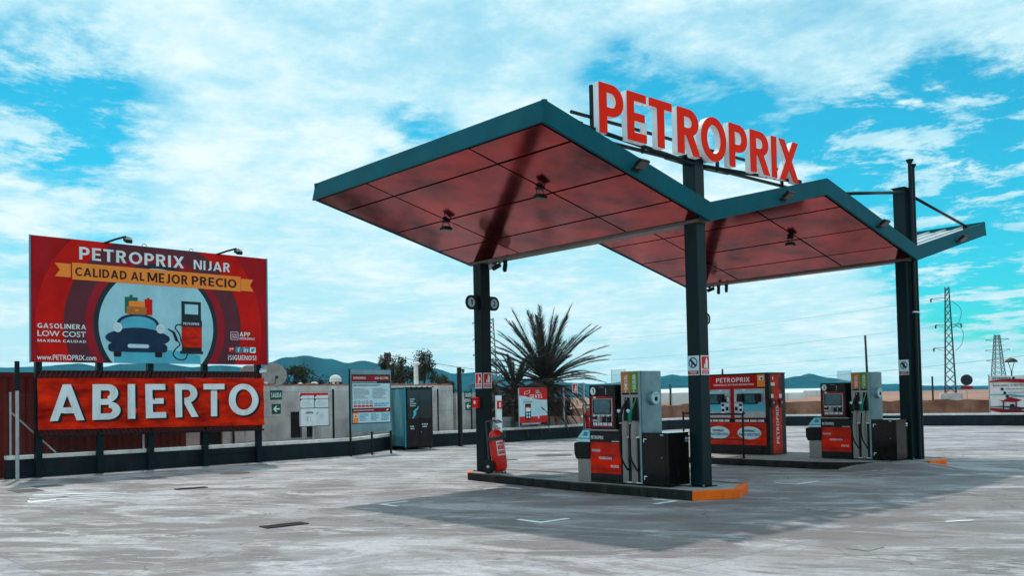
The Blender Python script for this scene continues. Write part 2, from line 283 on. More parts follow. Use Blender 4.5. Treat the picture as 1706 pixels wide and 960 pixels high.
# ------------------------------------------------------------------ mesh helpers
class MB:
    def __init__(s): s.v = []; s.f = []
    def add(s, vs, fs):
        o = len(s.v); s.v += [tuple(v) for v in vs]; s.f += [tuple(i+o for i in f) for f in fs]; return s
    def box(s, x0, y0, z0, x1, y1, z1):
        return s.add([(x0,y0,z0),(x1,y0,z0),(x1,y1,z0),(x0,y1,z0),(x0,y0,z1),(x1,y0,z1),(x1,y1,z1),(x0,y1,z1)],
                     [(0,3,2,1),(4,5,6,7),(0,1,5,4),(1,2,6,5),(2,3,7,6),(3,0,4,7)])
    def obox(s, c, d, M):
        c = Vector(c); hx, hy, hz = d[0]/2, d[1]/2, d[2]/2
        vs = [c + M @ Vector((a*hx, b*hy, e*hz)) for e in (-1, 1) for a, b in ((-1,-1),(1,-1),(1,1),(-1,1))]
        return s.add(vs, [(0,3,2,1),(4,5,6,7),(0,1,5,4),(1,2,6,5),(2,3,7,6),(3,0,4,7)])
    def cyl(s, p0, p1, r0, r1=None, n=12, cap=True):
        p0, p1 = Vector(p0), Vector(p1); r1 = r0 if r1 is None else r1
        d = (p1-p0).normalized(); a = d.orthogonal().normalized(); b = d.cross(a)
        vs = []
        for p, r in ((p0, r0), (p1, r1)):
            for i in range(n):
                t = 2*math.pi*i/n; vs.append(p + (a*math.cos(t)+b*math.sin(t))*r)
        fs = [(i, (i+1) % n, n+(i+1) % n, n+i) for i in range(n)]
        if cap: fs += [tuple(reversed(range(n))), tuple(range(n, 2*n))]
        return s.add(vs, fs)
    def tube(s, pts, r, n=6, cap=True):
        pts = [Vector(p) for p in pts]; rs = r if isinstance(r, (list, tuple)) else [r]*len(pts)
        vs = []; a = None
        for i, p in enumerate(pts):
            d = (pts[min(i+1, len(pts)-1)]-pts[max(i-1, 0)]).normalized()
            if a is None: a = d.orthogonal().normalized()
            a = (a - d*a.dot(d)).normalized(); b = d.cross(a)
            vs += [p + (a*math.cos(2*math.pi*k/n)+b*math.sin(2*math.pi*k/n))*rs[i] for k in range(n)]
        fs = []
        for i in range(len(pts)-1):
            for k in range(n): fs.append((i*n+k, i*n+(k+1) % n, (i+1)*n+(k+1) % n, (i+1)*n+k))
        if cap: fs += [tuple(reversed(range(n))), tuple(range((len(pts)-1)*n, len(pts)*n))]
        return s.add(vs, fs)
    def prism(s, poly, plane, d0, d1):
        def P(a, b, d): return {'xz': (a, d, b), 'xy': (a, b, d), 'yz': (d, a, b)}[plane]
        n = len(poly)
        return s.add([P(a, b, d0) for a, b in poly]+[P(a, b, d1) for a, b in poly],
                     [tuple(range(n)), tuple(reversed(range(n, 2*n)))]+[(i, n+i, n+(i+1) % n, (i+1) % n) for i in range(n)])
    def sheet(s, poly, plane, d):
        def P(a, b): return {'xz': (a, d, b), 'xy': (a, b, d), 'yz': (d, a, b)}[plane]
        return s.add([P(a, b) for a, b in poly], [tuple(range(len(poly)))])
    def lathe(s, prof, n=20, c=(0, 0, 0)):
        vs = []; m = len(prof)
        for r, z in prof:
            for k in range(n): vs.append((c[0]+r*math.cos(2*math.pi*k/n), c[1]+r*math.sin(2*math.pi*k/n), c[2]+z))
        fs = [(i*n+k, i*n+(k+1) % n, (i+1)*n+(k+1) % n, (i+1)*n+k) for i in range(m-1) for k in range(n)]
        fs += [tuple(reversed(range(n))), tuple(range((m-1)*n, m*n))]
        return s.add(vs, fs)
def link(name, me, material, parent=None, loc=None):
    if material is not None:
        me.materials.clear(); me.materials.append(MATS[material] if isinstance(material, str) else material)
    o = bpy.data.objects.new(name, me); COL.objects.link(o)
    if parent is not None: o.parent = parent
    if loc is not None: o.location = loc
    return o
def obj(name, mb, material, parent=None, loc=None, bevel=0.0, smooth=False, fix=True):
    me = bpy.data.meshes.new(name); me.from_pydata(mb.v, [], mb.f)
    if fix:
        b = bmesh.new(); b.from_mesh(me); bmesh.ops.recalc_face_normals(b, faces=b.faces); b.to_mesh(me); b.free()
    if smooth: me.polygons.foreach_set('use_smooth', [True]*len(me.polygons))
    me.update()
    o = link(name, me, material, parent, loc)
    if bevel:
        bv = o.modifiers.new('bevel', 'BEVEL'); bv.width = bevel; bv.segments = 2; bv.limit_method = 'ANGLE'; bv.angle_limit = R(40)
    return o
def thing(name, label, cat, loc=(0, 0, 0), rz=0.0, group=None):
    o = bpy.data.objects.new(name, None); COL.objects.link(o); o.location = loc; o.rotation_euler = (0, 0, rz); o.empty_display_size = 0.2
    o['label'] = label; o['category'] = cat
    if group: o['group'] = group
    return o
def tag(o, label, cat, group=None):
    o['label'] = label; o['category'] = cat
    if group: o['group'] = group
    return o
def struct(o): o['kind'] = 'structure'; return o
def stuff(o): o['kind'] = 'stuff'; return o
def copy_tree(o, parent=None):
    c = o.copy(); COL.objects.link(c)
    if parent is not None:
        c.parent = parent; c.matrix_parent_inverse = o.matrix_parent_inverse.copy()
    for ch in list(o.children): copy_tree(ch, c)
    return c
# lettering: text turned into mesh, fitted to a box on the local xz plane and facing -y
_tc = {}
def text_verts(s, bold, extr, shear=0.0):
    k = (s, bold, extr, shear)
    if k in _tc: return _tc[k]
    cu = bpy.data.curves.new('txt', 'FONT'); cu.body = s; cu.size = 1.0; cu.offset = bold; cu.extrude = extr; cu.resolution_u = 4; cu.shear = shear
    to = bpy.data.objects.new('txt', cu); COL.objects.link(to)
    dg = bpy.context.evaluated_depsgraph_get()
    me = bpy.data.meshes.new_from_object(to.evaluated_get(dg))
    vs = [tuple(v.co) for v in me.vertices]; fs = [tuple(p.vertices) for p in me.polygons]
    bpy.data.objects.remove(to); bpy.data.curves.remove(cu); bpy.data.meshes.remove(me)
    _tc[k] = (vs, fs); return vs, fs
# bold sans capitals drawn as strokes: B x0 y0 x1 y1 (box), D x0 y0 x1 y1 (diagonal, cut level), A cx cy rx ry a0 a1 (arc)
T_ = 0.195
def _gl():
    t = T_; h = t/2; G = {}
    def B(*a): return ('B',)+a
    def D(*a): return ('D',)+a
    def A(*a): return ('A',)+a
    G['A'] = (.86, [D(h*1.05, 0, .43, 1), D(.86-h*1.05, 0, .43, 1), B(.22, .20, .64, .20+t*.85)])
    G['B'] = (.66, [B(0, 0, t, 1), B(t*.9, 1-t*.9, .36, 1), B(t*.9, .5-t*.42, .38, .5+t*.42), B(t*.9, 0, .38, t*.9), A(.36, .75-t*.03, .25, .25+t*.03, -90, 90), A(.38, .25+t*.02, .28, .25+t*.02, -90, 90)])
    G['C'] = (.72, [A(.46, .5, .46, .5, 48, 312)])
    G['D'] = (.76, [B(0, 0, t, 1), B(t*.9, 1-t*.9, .32, 1), B(t*.9, 0, .32, t*.9), A(.31, .5, .45, .5, -90, 90)])
    G['E'] = (.56, [B(0, 0, t, 1), B(t*.9, 1-t*.88, .56, 1), B(t*.9, .5-t*.42, .51, .5+t*.42), B(t*.9, 0, .56, t*.88)])
    G['F'] = (.54, [B(0, 0, t, 1), B(t*.9, 1-t*.88, .54, 1), B(t*.9, .46-t*.42, .49, .46+t*.42)])
    G['G'] = (.78, [A(.47, .5, .47, .5, 48, 318), B(.78-t, .05, .78, .48), B(.46, .48-t*.75, .78-t*.9, .48)])
    G['I'] = (t, [B(0, 0, t, 1)])
    G['J'] = (.44, [B(.44-t, .22, .44, 1), A(.17, .24, .27, .24, -110, 0)])
    G['L'] = (.52, [B(0, 0, t, 1), B(t*.9, 0, .52, t*.88)])
    G['M'] = (.98, [B(0, 0, t*.92, 1), B(.98-t*.92, 0, .98, 1), D(h*1.15, 1, .49, .12), D(.98-h*1.15, 1, .49, .12)])
    G['N'] = (.78, [B(0, 0, t*.92, 1), B(.78-t*.92, 0, .78, 1), D(h*1.2, 1, .78-h*1.2, 0)])
    G['O'] = (.88, [A(.44, .5, .44, .5, 0, 360)])
    G['P'] = (.64, [B(0, 0, t, 1), B(t*.9, 1-t*.88, .36, 1), B(t*.9, .36, .36, .36+t*.88), A(.34, .68, .30, .32, -90, 90)])
    G['R'] = (.68, [B(0, 0, t, 1), B(t*.9, 1-t*.88, .36, 1), B(t*.9, .42, .36, .42+t*.84), A(.34, .71, .29, .29, -90, 90), D(.68-h*1.2, 0, .33, .50)])
    G['S'] = (.60, [A(.31, .735, .29, .265, 40, 250), A(.28, .265, .30, .265, -140, 78)])
    G['T'] = (.66, [B(.33-h, 0, .33+h, 1), B(0, 1-t*.88, .66, 1)])
    G['U'] = (.72, [B(0, .34, t, 1), B(.72-t, .34, .72, 1), A(.36, .36, .36, .36, 180, 360)])
    G['V'] = (.82, [D(.41, 0, h*1.05, 1), D(.41, 0, .82-h*1.05, 1)])
    G['X'] = (.78, [D(h*1.2, 0, .78-h*1.2, 1), D(.78-h*1.2, 0, h*1.2, 1)])
    G['1'] = (.40, [B(.40-t, 0, .40, 1), D(h, .72, .40-h*1.1, 1)])
    G['2'] = (.58, [A(.28, .70, .28, .30, -20, 160), D(h*1.1, .1, .50, .62), B(0, 0, .58, t*.88)])
    G['3'] = (.58, [A(.27, .735, .28, .265, -90, 150), A(.27, .265, .30, .265, -150, 90)])
    G['4'] = (.64, [B(.40, 0, .40+t, 1), D(h, .28, .45, 1), B(0, .20, .64, .20+t*.85)])
    G['!'] = (t, [B(0, .30, t, 1), B(0, 0, t, .18)]); G['\u00a1'] = (t, [B(0, 0, t, .70), B(0, .82, t, 1)]); G['\u00cd'] = (t, [B(0, 0, t, .80), D(h*.8, .86, h*1.6, 1)])
    return G
GLYPH = _gl()
def stroke_polys(s, shear=0.0):
    x = 0; out = []; t = T_
    for ch in s:
        if ch == ' ': x += .34; continue
        w, ps = GLYPH[ch]
        for p in ps:
            k_, a = p[0], p[1:]
            if k_ == 'B': polys = [[(a[0], a[1]), (a[2], a[1]), (a[2], a[3]), (a[0], a[3])]]
            elif k_ == 'D':
                L_ = math.hypot(a[2]-a[0], a[3]-a[1]); hh = t/2*.96*L_/abs(a[3]-a[1]) if abs(a[3]-a[1]) > .05 else t/2
                hh = min(hh, t*.85); polys = [[(a[0]-hh, a[1]), (a[0]+hh, a[1]), (a[2]+hh, a[3]), (a[2]-hh, a[3])]]
            else:
                cx_, cy_, rx, ry, a0, a1 = a; n = max(6, int(abs(a1-a0)/13)); polys = []
                for i in range(n):
                    b0, b1 = R(a0+(a1-a0)*i/n), R(a0+(a1-a0)*(i+1)/n); ix, iy = rx-t, ry-t*.9
                    polys.append([(cx_+rx*math.cos(b0), cy_+ry*math.sin(b0)), (cx_+rx*math.cos(b1), cy_+ry*math.sin(b1)), (cx_+ix*math.cos(b1), cy_+iy*math.sin(b1)), (cx_+ix*math.cos(b0), cy_+iy*math.sin(b0))])
            out.append([[(q[0]+x+shear*q[1], q[1]) for q in pl] for pl in polys])
        x += w+.15
    return out
def fit_strokes(s, box, y, depth, shear, rot90):
    pieces = stroke_polys(s, shear)
    if rot90: pieces = [[[(-b, a) for a, b in pl] for pl in pc] for pc in pieces]
    al = [q for pc in pieces for pl in pc for q in pl]; ax = min(q[0] for q in al); bx = max(q[0] for q in al); ay = min(q[1] for q in al); by = max(q[1] for q in al)
    x0, z0, x1, z1 = box; mb = MB()
    for i, pc in enumerate(pieces):
        o_ = .0005*(i % 6)
        for pl in pc:
            q = [(x0+(a-ax)/(bx-ax)*(x1-x0), z0+(b-ay)/(by-ay)*(z1-z0)) for a, b in pl]
            if depth: mb.prism(q, 'xz', y-depth/2-o_, y+depth/2+o_)
            else:
                ar = sum(q[j-1][0]*q[j][1]-q[j][0]*q[j-1][1] for j in range(len(q)))
                mb.sheet(q if ar > 0 else q[::-1], 'xz', y-o_)
    if depth:
        b = bmesh.new(); vs_ = [b.verts.new(v) for v in mb.v]
        for f in mb.f:
            try: b.faces.new([vs_[i] for i in f])
            except ValueError: pass
        bmesh.ops.recalc_face_normals(b, faces=b.faces); b.verts.index_update(); mb.v = [tuple(v.co) for v in b.verts]; mb.f = [tuple(v.index for v in f.verts) for f in b.faces]; b.free()
    return mb
def fit(s, box, y, bold=0.03, depth=0.0, shear=0.0, rot90=False):
    if all(c == ' ' or c in GLYPH for c in s): return fit_strokes(s, box, y, depth, shear, rot90)
    bold = min(bold, .014)
    vs, fs = text_verts(s, bold, 0.5 if depth else 0.0, shear)
    if rot90: vs = [(-b, a, c) for a, b, c in vs]
    xs = [v[0] for v in vs]; ys = [v[1] for v in vs]
    x0, z0, x1, z1 = box; ax, bx = min(xs), max(xs); ay, by = min(ys), max(ys)
    mb = MB(); out = []
    for a, b, c in vs:
        out.append((x0+(a-ax)/(bx-ax)*(x1-x0), y-c*depth, z0+(b-ay)/(by-ay)*(z1-z0)))
    mb.add(out, fs); return mb
def lettering(parent, s, box, y, material, bold=0.03, depth=0.0, shear=0.0, rot90=False, name='lettering'):
    if ' ' in s and not depth and not rot90 and all(c == ' ' or c in GLYPH for c in s):
        lens = [sum(GLYPH[c][0]+.15 for c in w)-.15 for w in s.split(' ')]; tot = sum(lens)+.49*(len(lens)-1); x = box[0]; u = (box[2]-box[0])/tot
        for w, l in zip(s.split(' '), lens):
            o = obj(name, fit(w, (x, box[1], x+l*u, box[3]), y, bold, depth, shear), material, parent, fix=False); x += (l+.49)*u
        return o
    return obj(name, fit(s, box, y, bold, depth, shear, rot90), material, parent, fix=False)
def rrect(x0, z0, x1, z1, r, n=4):
    p = []
    for cx_, cz_, a0 in ((x1-r, z1-r, 0), (x0+r, z1-r, 90), (x0+r, z0+r, 180), (x1-r, z0+r, 270)):
        for i in range(n+1):
            a = R(a0+90*i/n); p.append((cx_+r*math.cos(a), cz_+r*math.sin(a)))
    return p
def ellipse(cx_, cz_, rx, rz, n=28, a0=0, a1=360):
    full = abs(a1-a0) >= 360
    return [(cx_+rx*math.cos(R(a0+(a1-a0)*i/(n if full else n-1))), cz_+rz*math.sin(R(a0+(a1-a0)*i/(n if full else n-1)))) for i in range(n)]
def clip(poly, x0, z0, x1, z1):
    def cl(p, ins, inter):
        o = []
        for i in range(len(p)):
            a, b = p[i-1], p[i]
            if ins(b):
                if not ins(a): o.append(inter(a, b))
                o.append(b)
            elif ins(a): o.append(inter(a, b))
        return o
    def ix(v): return lambda a, b: (v, a[1]+(b[1]-a[1])*(v-a[0])/(b[0]-a[0]))
    def iz(v): return lambda a, b: (a[0]+(b[0]-a[0])*(v-a[1])/(b[1]-a[1]), v)
    for ins, it in ((lambda q: q[0] >= x0, ix(x0)), (lambda q: q[0] <= x1, ix(x1)), (lambda q: q[1] >= z0, iz(z0)), (lambda q: q[1] <= z1, iz(z1))):
        poly = cl(poly, ins, it)
    return poly
def rect(x0, z0, x1, z1): return [(x0, z0), (x1, z0), (x1, z1), (x0, z1)]
def flat(parent, name, poly, y, material): return obj(name, MB().sheet(poly, 'xz', y), material, parent, fix=False)
def fine_print(parent, box, y, material, rows, seed, gap=0.45):
    rnd = random.Random(seed); x0, z0, x1, z1 = box; h = (z1-z0)/rows; mb = MB()
    for i in range(rows):
        z = z1-(i+1)*h+h*0.2; x = x0; end = x0+(x1-x0)*rnd.uniform(0.55, 1.0)
        while x < end:
            w = rnd.uniform(0.5, 2.2)*h; mb.sheet(rect(x, z, min(x+w, end), z+h*(1-gap)), 'xz', y); x += w+h*0.35
    return obj('fine_print', mb, material, parent, fix=False)
def smooth_path(pts, n=8):
    pts = [Vector(p) for p in pts]; out = []
    P = [pts[0]]+pts+[pts[-1]]
    for i in range(1, len(P)-2):
        for k in range(n):
            t = k/n; a, b, c, d = P[i-1], P[i], P[i+1], P[i+2]
            out.append(0.5*((2*b)+(c-a)*t+(2*a-5*b+4*c-d)*t*t+(3*b-a-3*c+d)*t*t*t))
    out.append(pts[-1]); return out

# ================================================================== SETTING
# dry land out to the horizon
mb = MB(); n = 96; rings = [0.01, 60, 160, 400, 1000, 2500, 4000]
for r in rings:
    for k in range(n): mb.v.append((r*math.cos(2*math.pi*k/n), r*math.sin(2*math.pi*k/n), -0.03))
for i in range(len(rings)-1):
    for k in range(n): mb.f.append((i*n+k, i*n+(k+1) % n, (i+1)*n+(k+1) % n, (i+1)*n+k))
struct(obj('ground', mb, 'soil', fix=False))
# concrete forecourt
WL = [(-15.10, -7.10), (-15.52, 2.9), (-17.2, 5.3), (-17.25, 9.0), (-17.45, 14.5), (-19.2, 23.2), (-18.6, 25.6), (-16.4, 29.2), (-10.0, 31.0), (-6.0, 31.95), (9.0, 35.4)]
fc = [(30, -30), (30, 40), (9.0, 35.5)] + list(reversed([(x-0.05, y) for x, y in WL[:-1]])) + [(-14.7, -8.3), (-17.5, -9.6), (-24, -11), (-24, -30)]
struct(obj('forecourt', MB().sheet(list(reversed(fc)), 'xy', 0.0), 'forecourt', fix=False))

# mountains round the plain
prof = [(-125, 1.2), (-110, 1.9), (-95, 1.6), (-85, 2.0), (-77.3, 2.24), (-75.5, 2.30), (-73.4, 2.47), (-72.2, 2.26), (-71.2, 2.43), (-69.2, 2.49), (-67.3, 2.23), (-65.7, 2.32), (-64.6, 2.2), (-63.2, 2.41), (-62, 2.76), (-60.8, 2.85), (-59.5, 2.66), (-58.2, 2.38), (-57.4, 2.52), (-56, 2.24), (-53.1, 1.97), (-51.6, 1.61), (-50.1, 1.69), (-48.3, 1.28), (-45.5, 0.95), (-42.7, 0.79), (-39, 1.15), (-38.3, 1.28), (-37.4, 1.15), (-36.1, 0.70), (-34, 0.62), (-31.9, 0.83), (-30.9, 0.98), (-30.2, 1.10), (-29.2, 0.85), (-27.9, 0.62), (-25.9, 0.39), (-23.4, 0.23), (-19, 0.12), (-10, 0.1), (5, 0.5), (30, 1.0)]
def pe(a):
    for (a0, e0), (a1, e1) in zip(prof, prof[1:]):
        if a0 <= a <= a1:
            t = (a-a0)/(a1-a0); t = t*t*(3-2*t); return e0+(e1-e0)*t
    return 0.1
mb = MB(); na = 620; nr = 14
for i in range(na+1):
    a = -125+155*i/na; e = pe(a)+0.035*mnoise.noise((a*1.7, 0, 0))+0.02*mnoise.noise((a*5, 3, 0))
    ridge = max(2.0, math.tan(R(e))*3400)
    for j in range(nr+1):
        t = j/nr; r = 2500+900*t
        if j < nr:
            h = ridge*(t**1.25)*(0.90+0.38*mnoise.noise((a*0.9, t*3.0, 5.0))+0.22*mnoise.noise((a*3.1, t*6.0, 9.0)))
            h = min(h, math.tan(R(e))*r*0.985)
        else: h = ridge
        mb.v.append((9.5+r*math.sin(R(a)), -12.8+r*math.cos(R(a)), 1.7*t-2*(1-t)+h))
for i in range(na):
    for j in range(nr): mb.f.append((i*(nr+1)+j, (i+1)*(nr+1)+j, (i+1)*(nr+1)+j+1, i*(nr+1)+j+1))
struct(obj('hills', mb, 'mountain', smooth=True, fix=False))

# painted bay corners, floor marks
def paint(name, polys, label, group=None):
    mb = MB()
    for p in polys: mb.sheet(p, 'xy', 0.006)
    o = obj(name, mb, 'road_paint', fix=True); return tag(o, label, 'road marking', group)
def corner(x, y, sx, sy, L=0.52, w=0.10, L2=0.58):
    return [[(x, y), (x+sx*L, y), (x+sx*L, y+sy*w), (x, y+sy*w)], [(x, y+sy*w), (x+sx*w, y+sy*w), (x+sx*w, y+sy*L2), (x, y+sy*L2)]]
paint('bay_corner_mark', corner(-3.28, -4.36, 1, 1), 'white painted corner mark furthest left, at the canopy shadow tip')
paint('bay_corner_mark', corner(0.46, -4.20, -1, 1), 'white painted corner mark nearest the camera, in the shade before the near island')
paint('bay_corner_mark', corner(-3.78, -1.12, 1, -1), 'white painted corner mark beside the near island, left of the waste bin')
paint('bay_corner_mark', corner(0.30, -0.98, -1, -1), 'white painted corner mark beside the orange end of the near island')
paint('bay_corner_mark', corner(0.36, 2.42, -1, 1, L2=0.8), 'white painted corner mark in the lane between the two islands')
paint('bay_corner_mark', corner(-3.85, 5.25, 1, -1), 'white painted corner mark by the far island, left end')
paint('bay_corner_mark', [[(-0.1, 5.55), (0.0, 5.5), (-0.1, 6.3), (-0.19, 6.35)]], 'short white painted stroke at the tip of the far island kerb')
lm = []
for (x0, y0, x1, y1, w) in ((-8.55, -8.25, -8.05, -6.75, 0.10), (-9.0, -8.12, -8.45, -6.62, 0.13), (-9.5, -8.0, -8.75, -6.45, 0.13), (-10.1, -7.8, -9.1, -6.35, 0.16), (-8.85, -8.2, -8.75, -7.75, 0.42), (-9.45, -8.02, -9.25, -7.4, 0.3)):
    d = Vector((x1-x0, y1-y0, 0)).normalized(); nn = Vector((-d.y, d.x, 0))*w/2
    lm.append([(x0-nn.x, y0-nn.y), (x1-nn.x*0.5, y1-nn.y*0.5), (x1+nn.x*0.5, y1+nn.y*0.5), (x0+nn.x, y0+nn.y)])
paint('floor_marking', lm, 'worn white stretched floor marking below the billboard, at far left')
paint('floor_line', [[(4.35, -.75), (4.41, -.78), (4.62, -.42), (4.56, -.40)]], 'faint short white stroke on the open concrete at right')

# tyre tread prints
def treads(pts, label):
    mb = MB(); P = smooth_path([(x, y, 0) for x, y in pts], 14)
    rnd_ = random.Random(int(abs(pts[0][0])*10))
    for a, b in zip(P, P[1:]):
        d = (b-a); L_ = d.length; d.normalize(); nn = Vector((-d.y, d.x, 0)); n_ = max(1, int(L_/.055))
        for i in range(n_):
            if rnd_.random() < .35: continue
            c = a+d*(L_*i/n_); w0, w1 = rnd_.uniform(-.10, -.04), rnd_.uniform(.03, .10); e = d*.011
            mb.add([c+nn*w0-e+d*.03+Vector((0, 0, .003)), c+nn*w1-e+Vector((0, 0, .003)), c+nn*w1+e+Vector((0, 0, .003)), c+nn*w0+e+d*.03+Vector((0, 0, .003))], [(0, 1, 2, 3)])
    stuff(obj('tyre_marks', mb, 'tyre_print', None, fix=True))
treads([(-2.6, -6.0), (-1.6, -5.6), (-.6, -5.5)], 'faint tyre tread print left of the near grate, in open concrete')
treads([(-4.4, -6.9), (-3.6, -6.2), (-3.2, -5.2)], 'curved tyre tread print behind the near drain grate')
treads([(6.1, -3.9), (6.0, -2.6), (5.6, -1.2)], 'tyre tread print at the bottom right corner')

# drains, covers, plates
def grate(loc, rz, L, w, nb, label):
    t = thing('drain_grate', label, 'drain', loc, rz)
    fr = MB(); e = 0.03
    fr.box(0, 0, 0, L, e, .012); fr.box(0, w-e, 0, L, w, .012); fr.box(0, e, 0, e, w-e, .012); fr.box(L-e, e, 0, L, w-e, .012)
    obj('frame', fr, 'grate', t)
    obj('pit', MB().sheet(rect(e, e, L-e, w-e), 'xy', 0.004), 'black', t, fix=False)
    bm_ = MB().box(-.012, e, .004, .012, w-e, .011); first = obj('bar', bm_, 'grate', t, (e+(L-2*e)*0.5/nb, 0, 0))
    for i in range(1, nb):
        o = first.copy(); COL.objects.link(o); o.location.x = e+(L-2*e)*(i+.5)/nb
grate((-2.02, -6.95, 0.002), R(88), 0.62, 0.27, 12, 'rusty rectangular drain grate nearest the camera in open concrete')
grate((-8.72, -5.50, 0.002), R(86), 0.62, 0.22, 11, 'small slotted drain grate further back, before the billboard')
def cover(x, y, r, label, square=None):
    if square:
        mb = MB().box(-square[0]/2, -square[1]/2, 0, square[0]/2, square[1]/2, .006)
    else:
        mb = MB().lathe([(r, 0), (r, .006), (r*.93, .010), (r*.90, .006), (r*.2, .008)], 28)
    o = obj('ground_plate' if square else 'manhole_cover', mb, 'worn_plate' if square and x > 0 else 'manhole', None, (x, y, 0.001)); tag(o, label, 'cover')
cover(-9.9, 6.2, 0.55, 'larger round manhole cover, right of the wheeled extinguisher')
cover(-9.6, 4.1, 0.30, 'small round manhole cover just behind the wheeled extinguisher')
cover(-12.6, 5.9, 0.34, 'small round cover on concrete before the dark cabinet')
cover(-11.9, -2.8, 0.36, 'dark round cover before the fourth billboard post')
cover(-12.1, -4.7, 0, 'dark square plate before the second billboard post', (0.5, 0.5))
cover(-11.35, -7.6, 0, 'rusty square plate furthest left on the concrete', (0.75, 0.5))
cover(-12.1, -7.0, 0, 'rusty square plate near the low wall end', (0.5, 0.55))
cover(2.45, -0.6, 0, 'worn square plate right of the near island orange end', (0.42, 0.30))
cover(4.6, -3.3, 0, 'worn plate in the open concrete at bottom right', (0.25, 0.35))
cover(1.9, 8.4, 0, 'worn plate beyond the orange end of the far island', (0.55, 0.3))

# islands -------------------------------------------------------------
def island(name, poly, orange_edges, bare, loc=(0, 0, 0)):
    """kerbed island: concrete slab and one kerb stone strip per edge"""
    c = Vector((sum(p[0] for p in poly)/len(poly), sum(p[1] for p in poly)/len(poly)))
    n = len(poly); ins = []
    for i in range(n):
        a, b, d = Vector(poly[i-1]), Vector(poly[i]), Vector(poly[(i+1) % n])
        e1 = (b-a).normalized(); e2 = (d-b).normalized(); n1 = Vector((-e1.y, e1.x)); n2 = Vector((-e2.y, e2.x))
        k = (n1+n2); k = k/max(0.35, k.dot(n1)); ins.append(tuple(b+k*0.11))
    top = struct(obj(name, MB().prism(ins, 'xy', 0.0, 0.146), 'island_top', None, loc))
    for i in range(n):
        if i in bare: continue
        j = (i+1) % n; L_ = (Vector(poly[j])-Vector(poly[i])).length; ns = max(1, round(L_/1.0)); lp = lambda a, b, t: (a[0]+(b[0]-a[0])*t, a[1]+(b[1]-a[1])*t)
        for k_ in range(ns):
            e_ = .003/L_; t0, t1 = k_/ns+(e_ if k_ else 0), (k_+1)/ns-(e_ if k_ < ns-1 else 0)
            q = [lp(poly[i], poly[j], t0), lp(poly[i], poly[j], t1), lp(ins[i], ins[j], t1), lp(ins[i], ins[j], t0)]
            obj('kerb_end' if i in orange_edges else 'kerb', MB().prism(q, 'xy', 0.0, 0.152+random.uniform(-.002, .002)), 'orange_paint' if i in orange_edges else 'kerb', top, bevel=0.010)
    return top
i1 = island('pump_island', [(-5.60, -0.56), (-2.3, -0.85), (0.43, -0.83), (0.80, -0.08), (0.35, 0.85), (-2.3, 0.85), (-5.80, 0.53), (-5.95, 0.25), (-5.95, -0.28)], {2, 3, 6, 7, 8}, set())
obj('dark_patch', MB().prism([(-4.15, -0.45), (-3.3, -0.55), (-3.25, 0.0), (-4.2, 0.1)], 'xy', 0.147, 0.151), 'plate', i1)  # thin dark teal patch laid on the island slab
for x, y in ((-3.05, -0.787), (-0.75, -0.842)): obj('kerb_socket', MB().box(x-.09, y-.012, .04, x+.09, y+.02, .12).box(x+.02, y-.016, .06, x+.035, y-.01, .10), 'black', i1)
i2 = island('pump_island', [(-6.2, 5.72), (-1.2, 5.78), (-0.55, 6.05), (0.10, 6.75), (0.62, 7.35), (0.72, 7.95), (0.45, 8.55), (-6.2, 8.75)], {4, 5}, {3})
for x in (-3.2, -1.55): obj('kerb_socket', MB().box(x-.08, 5.735, .04, x+.08, 5.76, .12), 'black', i2)
# pavement feathered up to the far island
mb = MB(); na_ = 14; pa = [(-0.75, 5.93), (-0.45, 6.13), (-0.15, 6.47), (0.10, 6.73), (0.36, 7.04), (0.60, 7.33), (0.70, 7.62)]; pb = [(-0.62, 5.72), (0.1, 5.25), (0.75, 5.3), (1.3, 5.9), (1.55, 6.5), (1.6, 7.1), (1.35, 7.75)]
hz = [0.02, 0.10, 0.146, 0.146, 0.146, 0.11, 0.04]
for k in range(5):
    t = k/4
    for i in range(7):
        a, b = pa[i], pb[i]; s_ = 1-t; mb.v.append((a[0]+(b[0]-a[0])*t, a[1]+(b[1]-a[1])*t, 0.003+hz[i]*s_*s_*(3-2*s_)))
for k in range(4):
    for i in range(6): mb.f.append((k*7+i, (k+1)*7+i, (k+1)*7+i+1, k*7+i+1))
struct(obj('pavement_ramp', mb, 'forecourt', smooth=True))

# ================================================================== CANOPY
LX, WY = 5.686, 7.725         # column spacing
XF, XB = 0.292, -5.977        # front and back fascia planes
ZB, ZR, HF = 4.617, 5.583, 0.328
HA = WY/2
canopy = thing('station_canopy', 'zigzag filling station canopy with teal fascia and glossy red soffit panels', 'canopy')
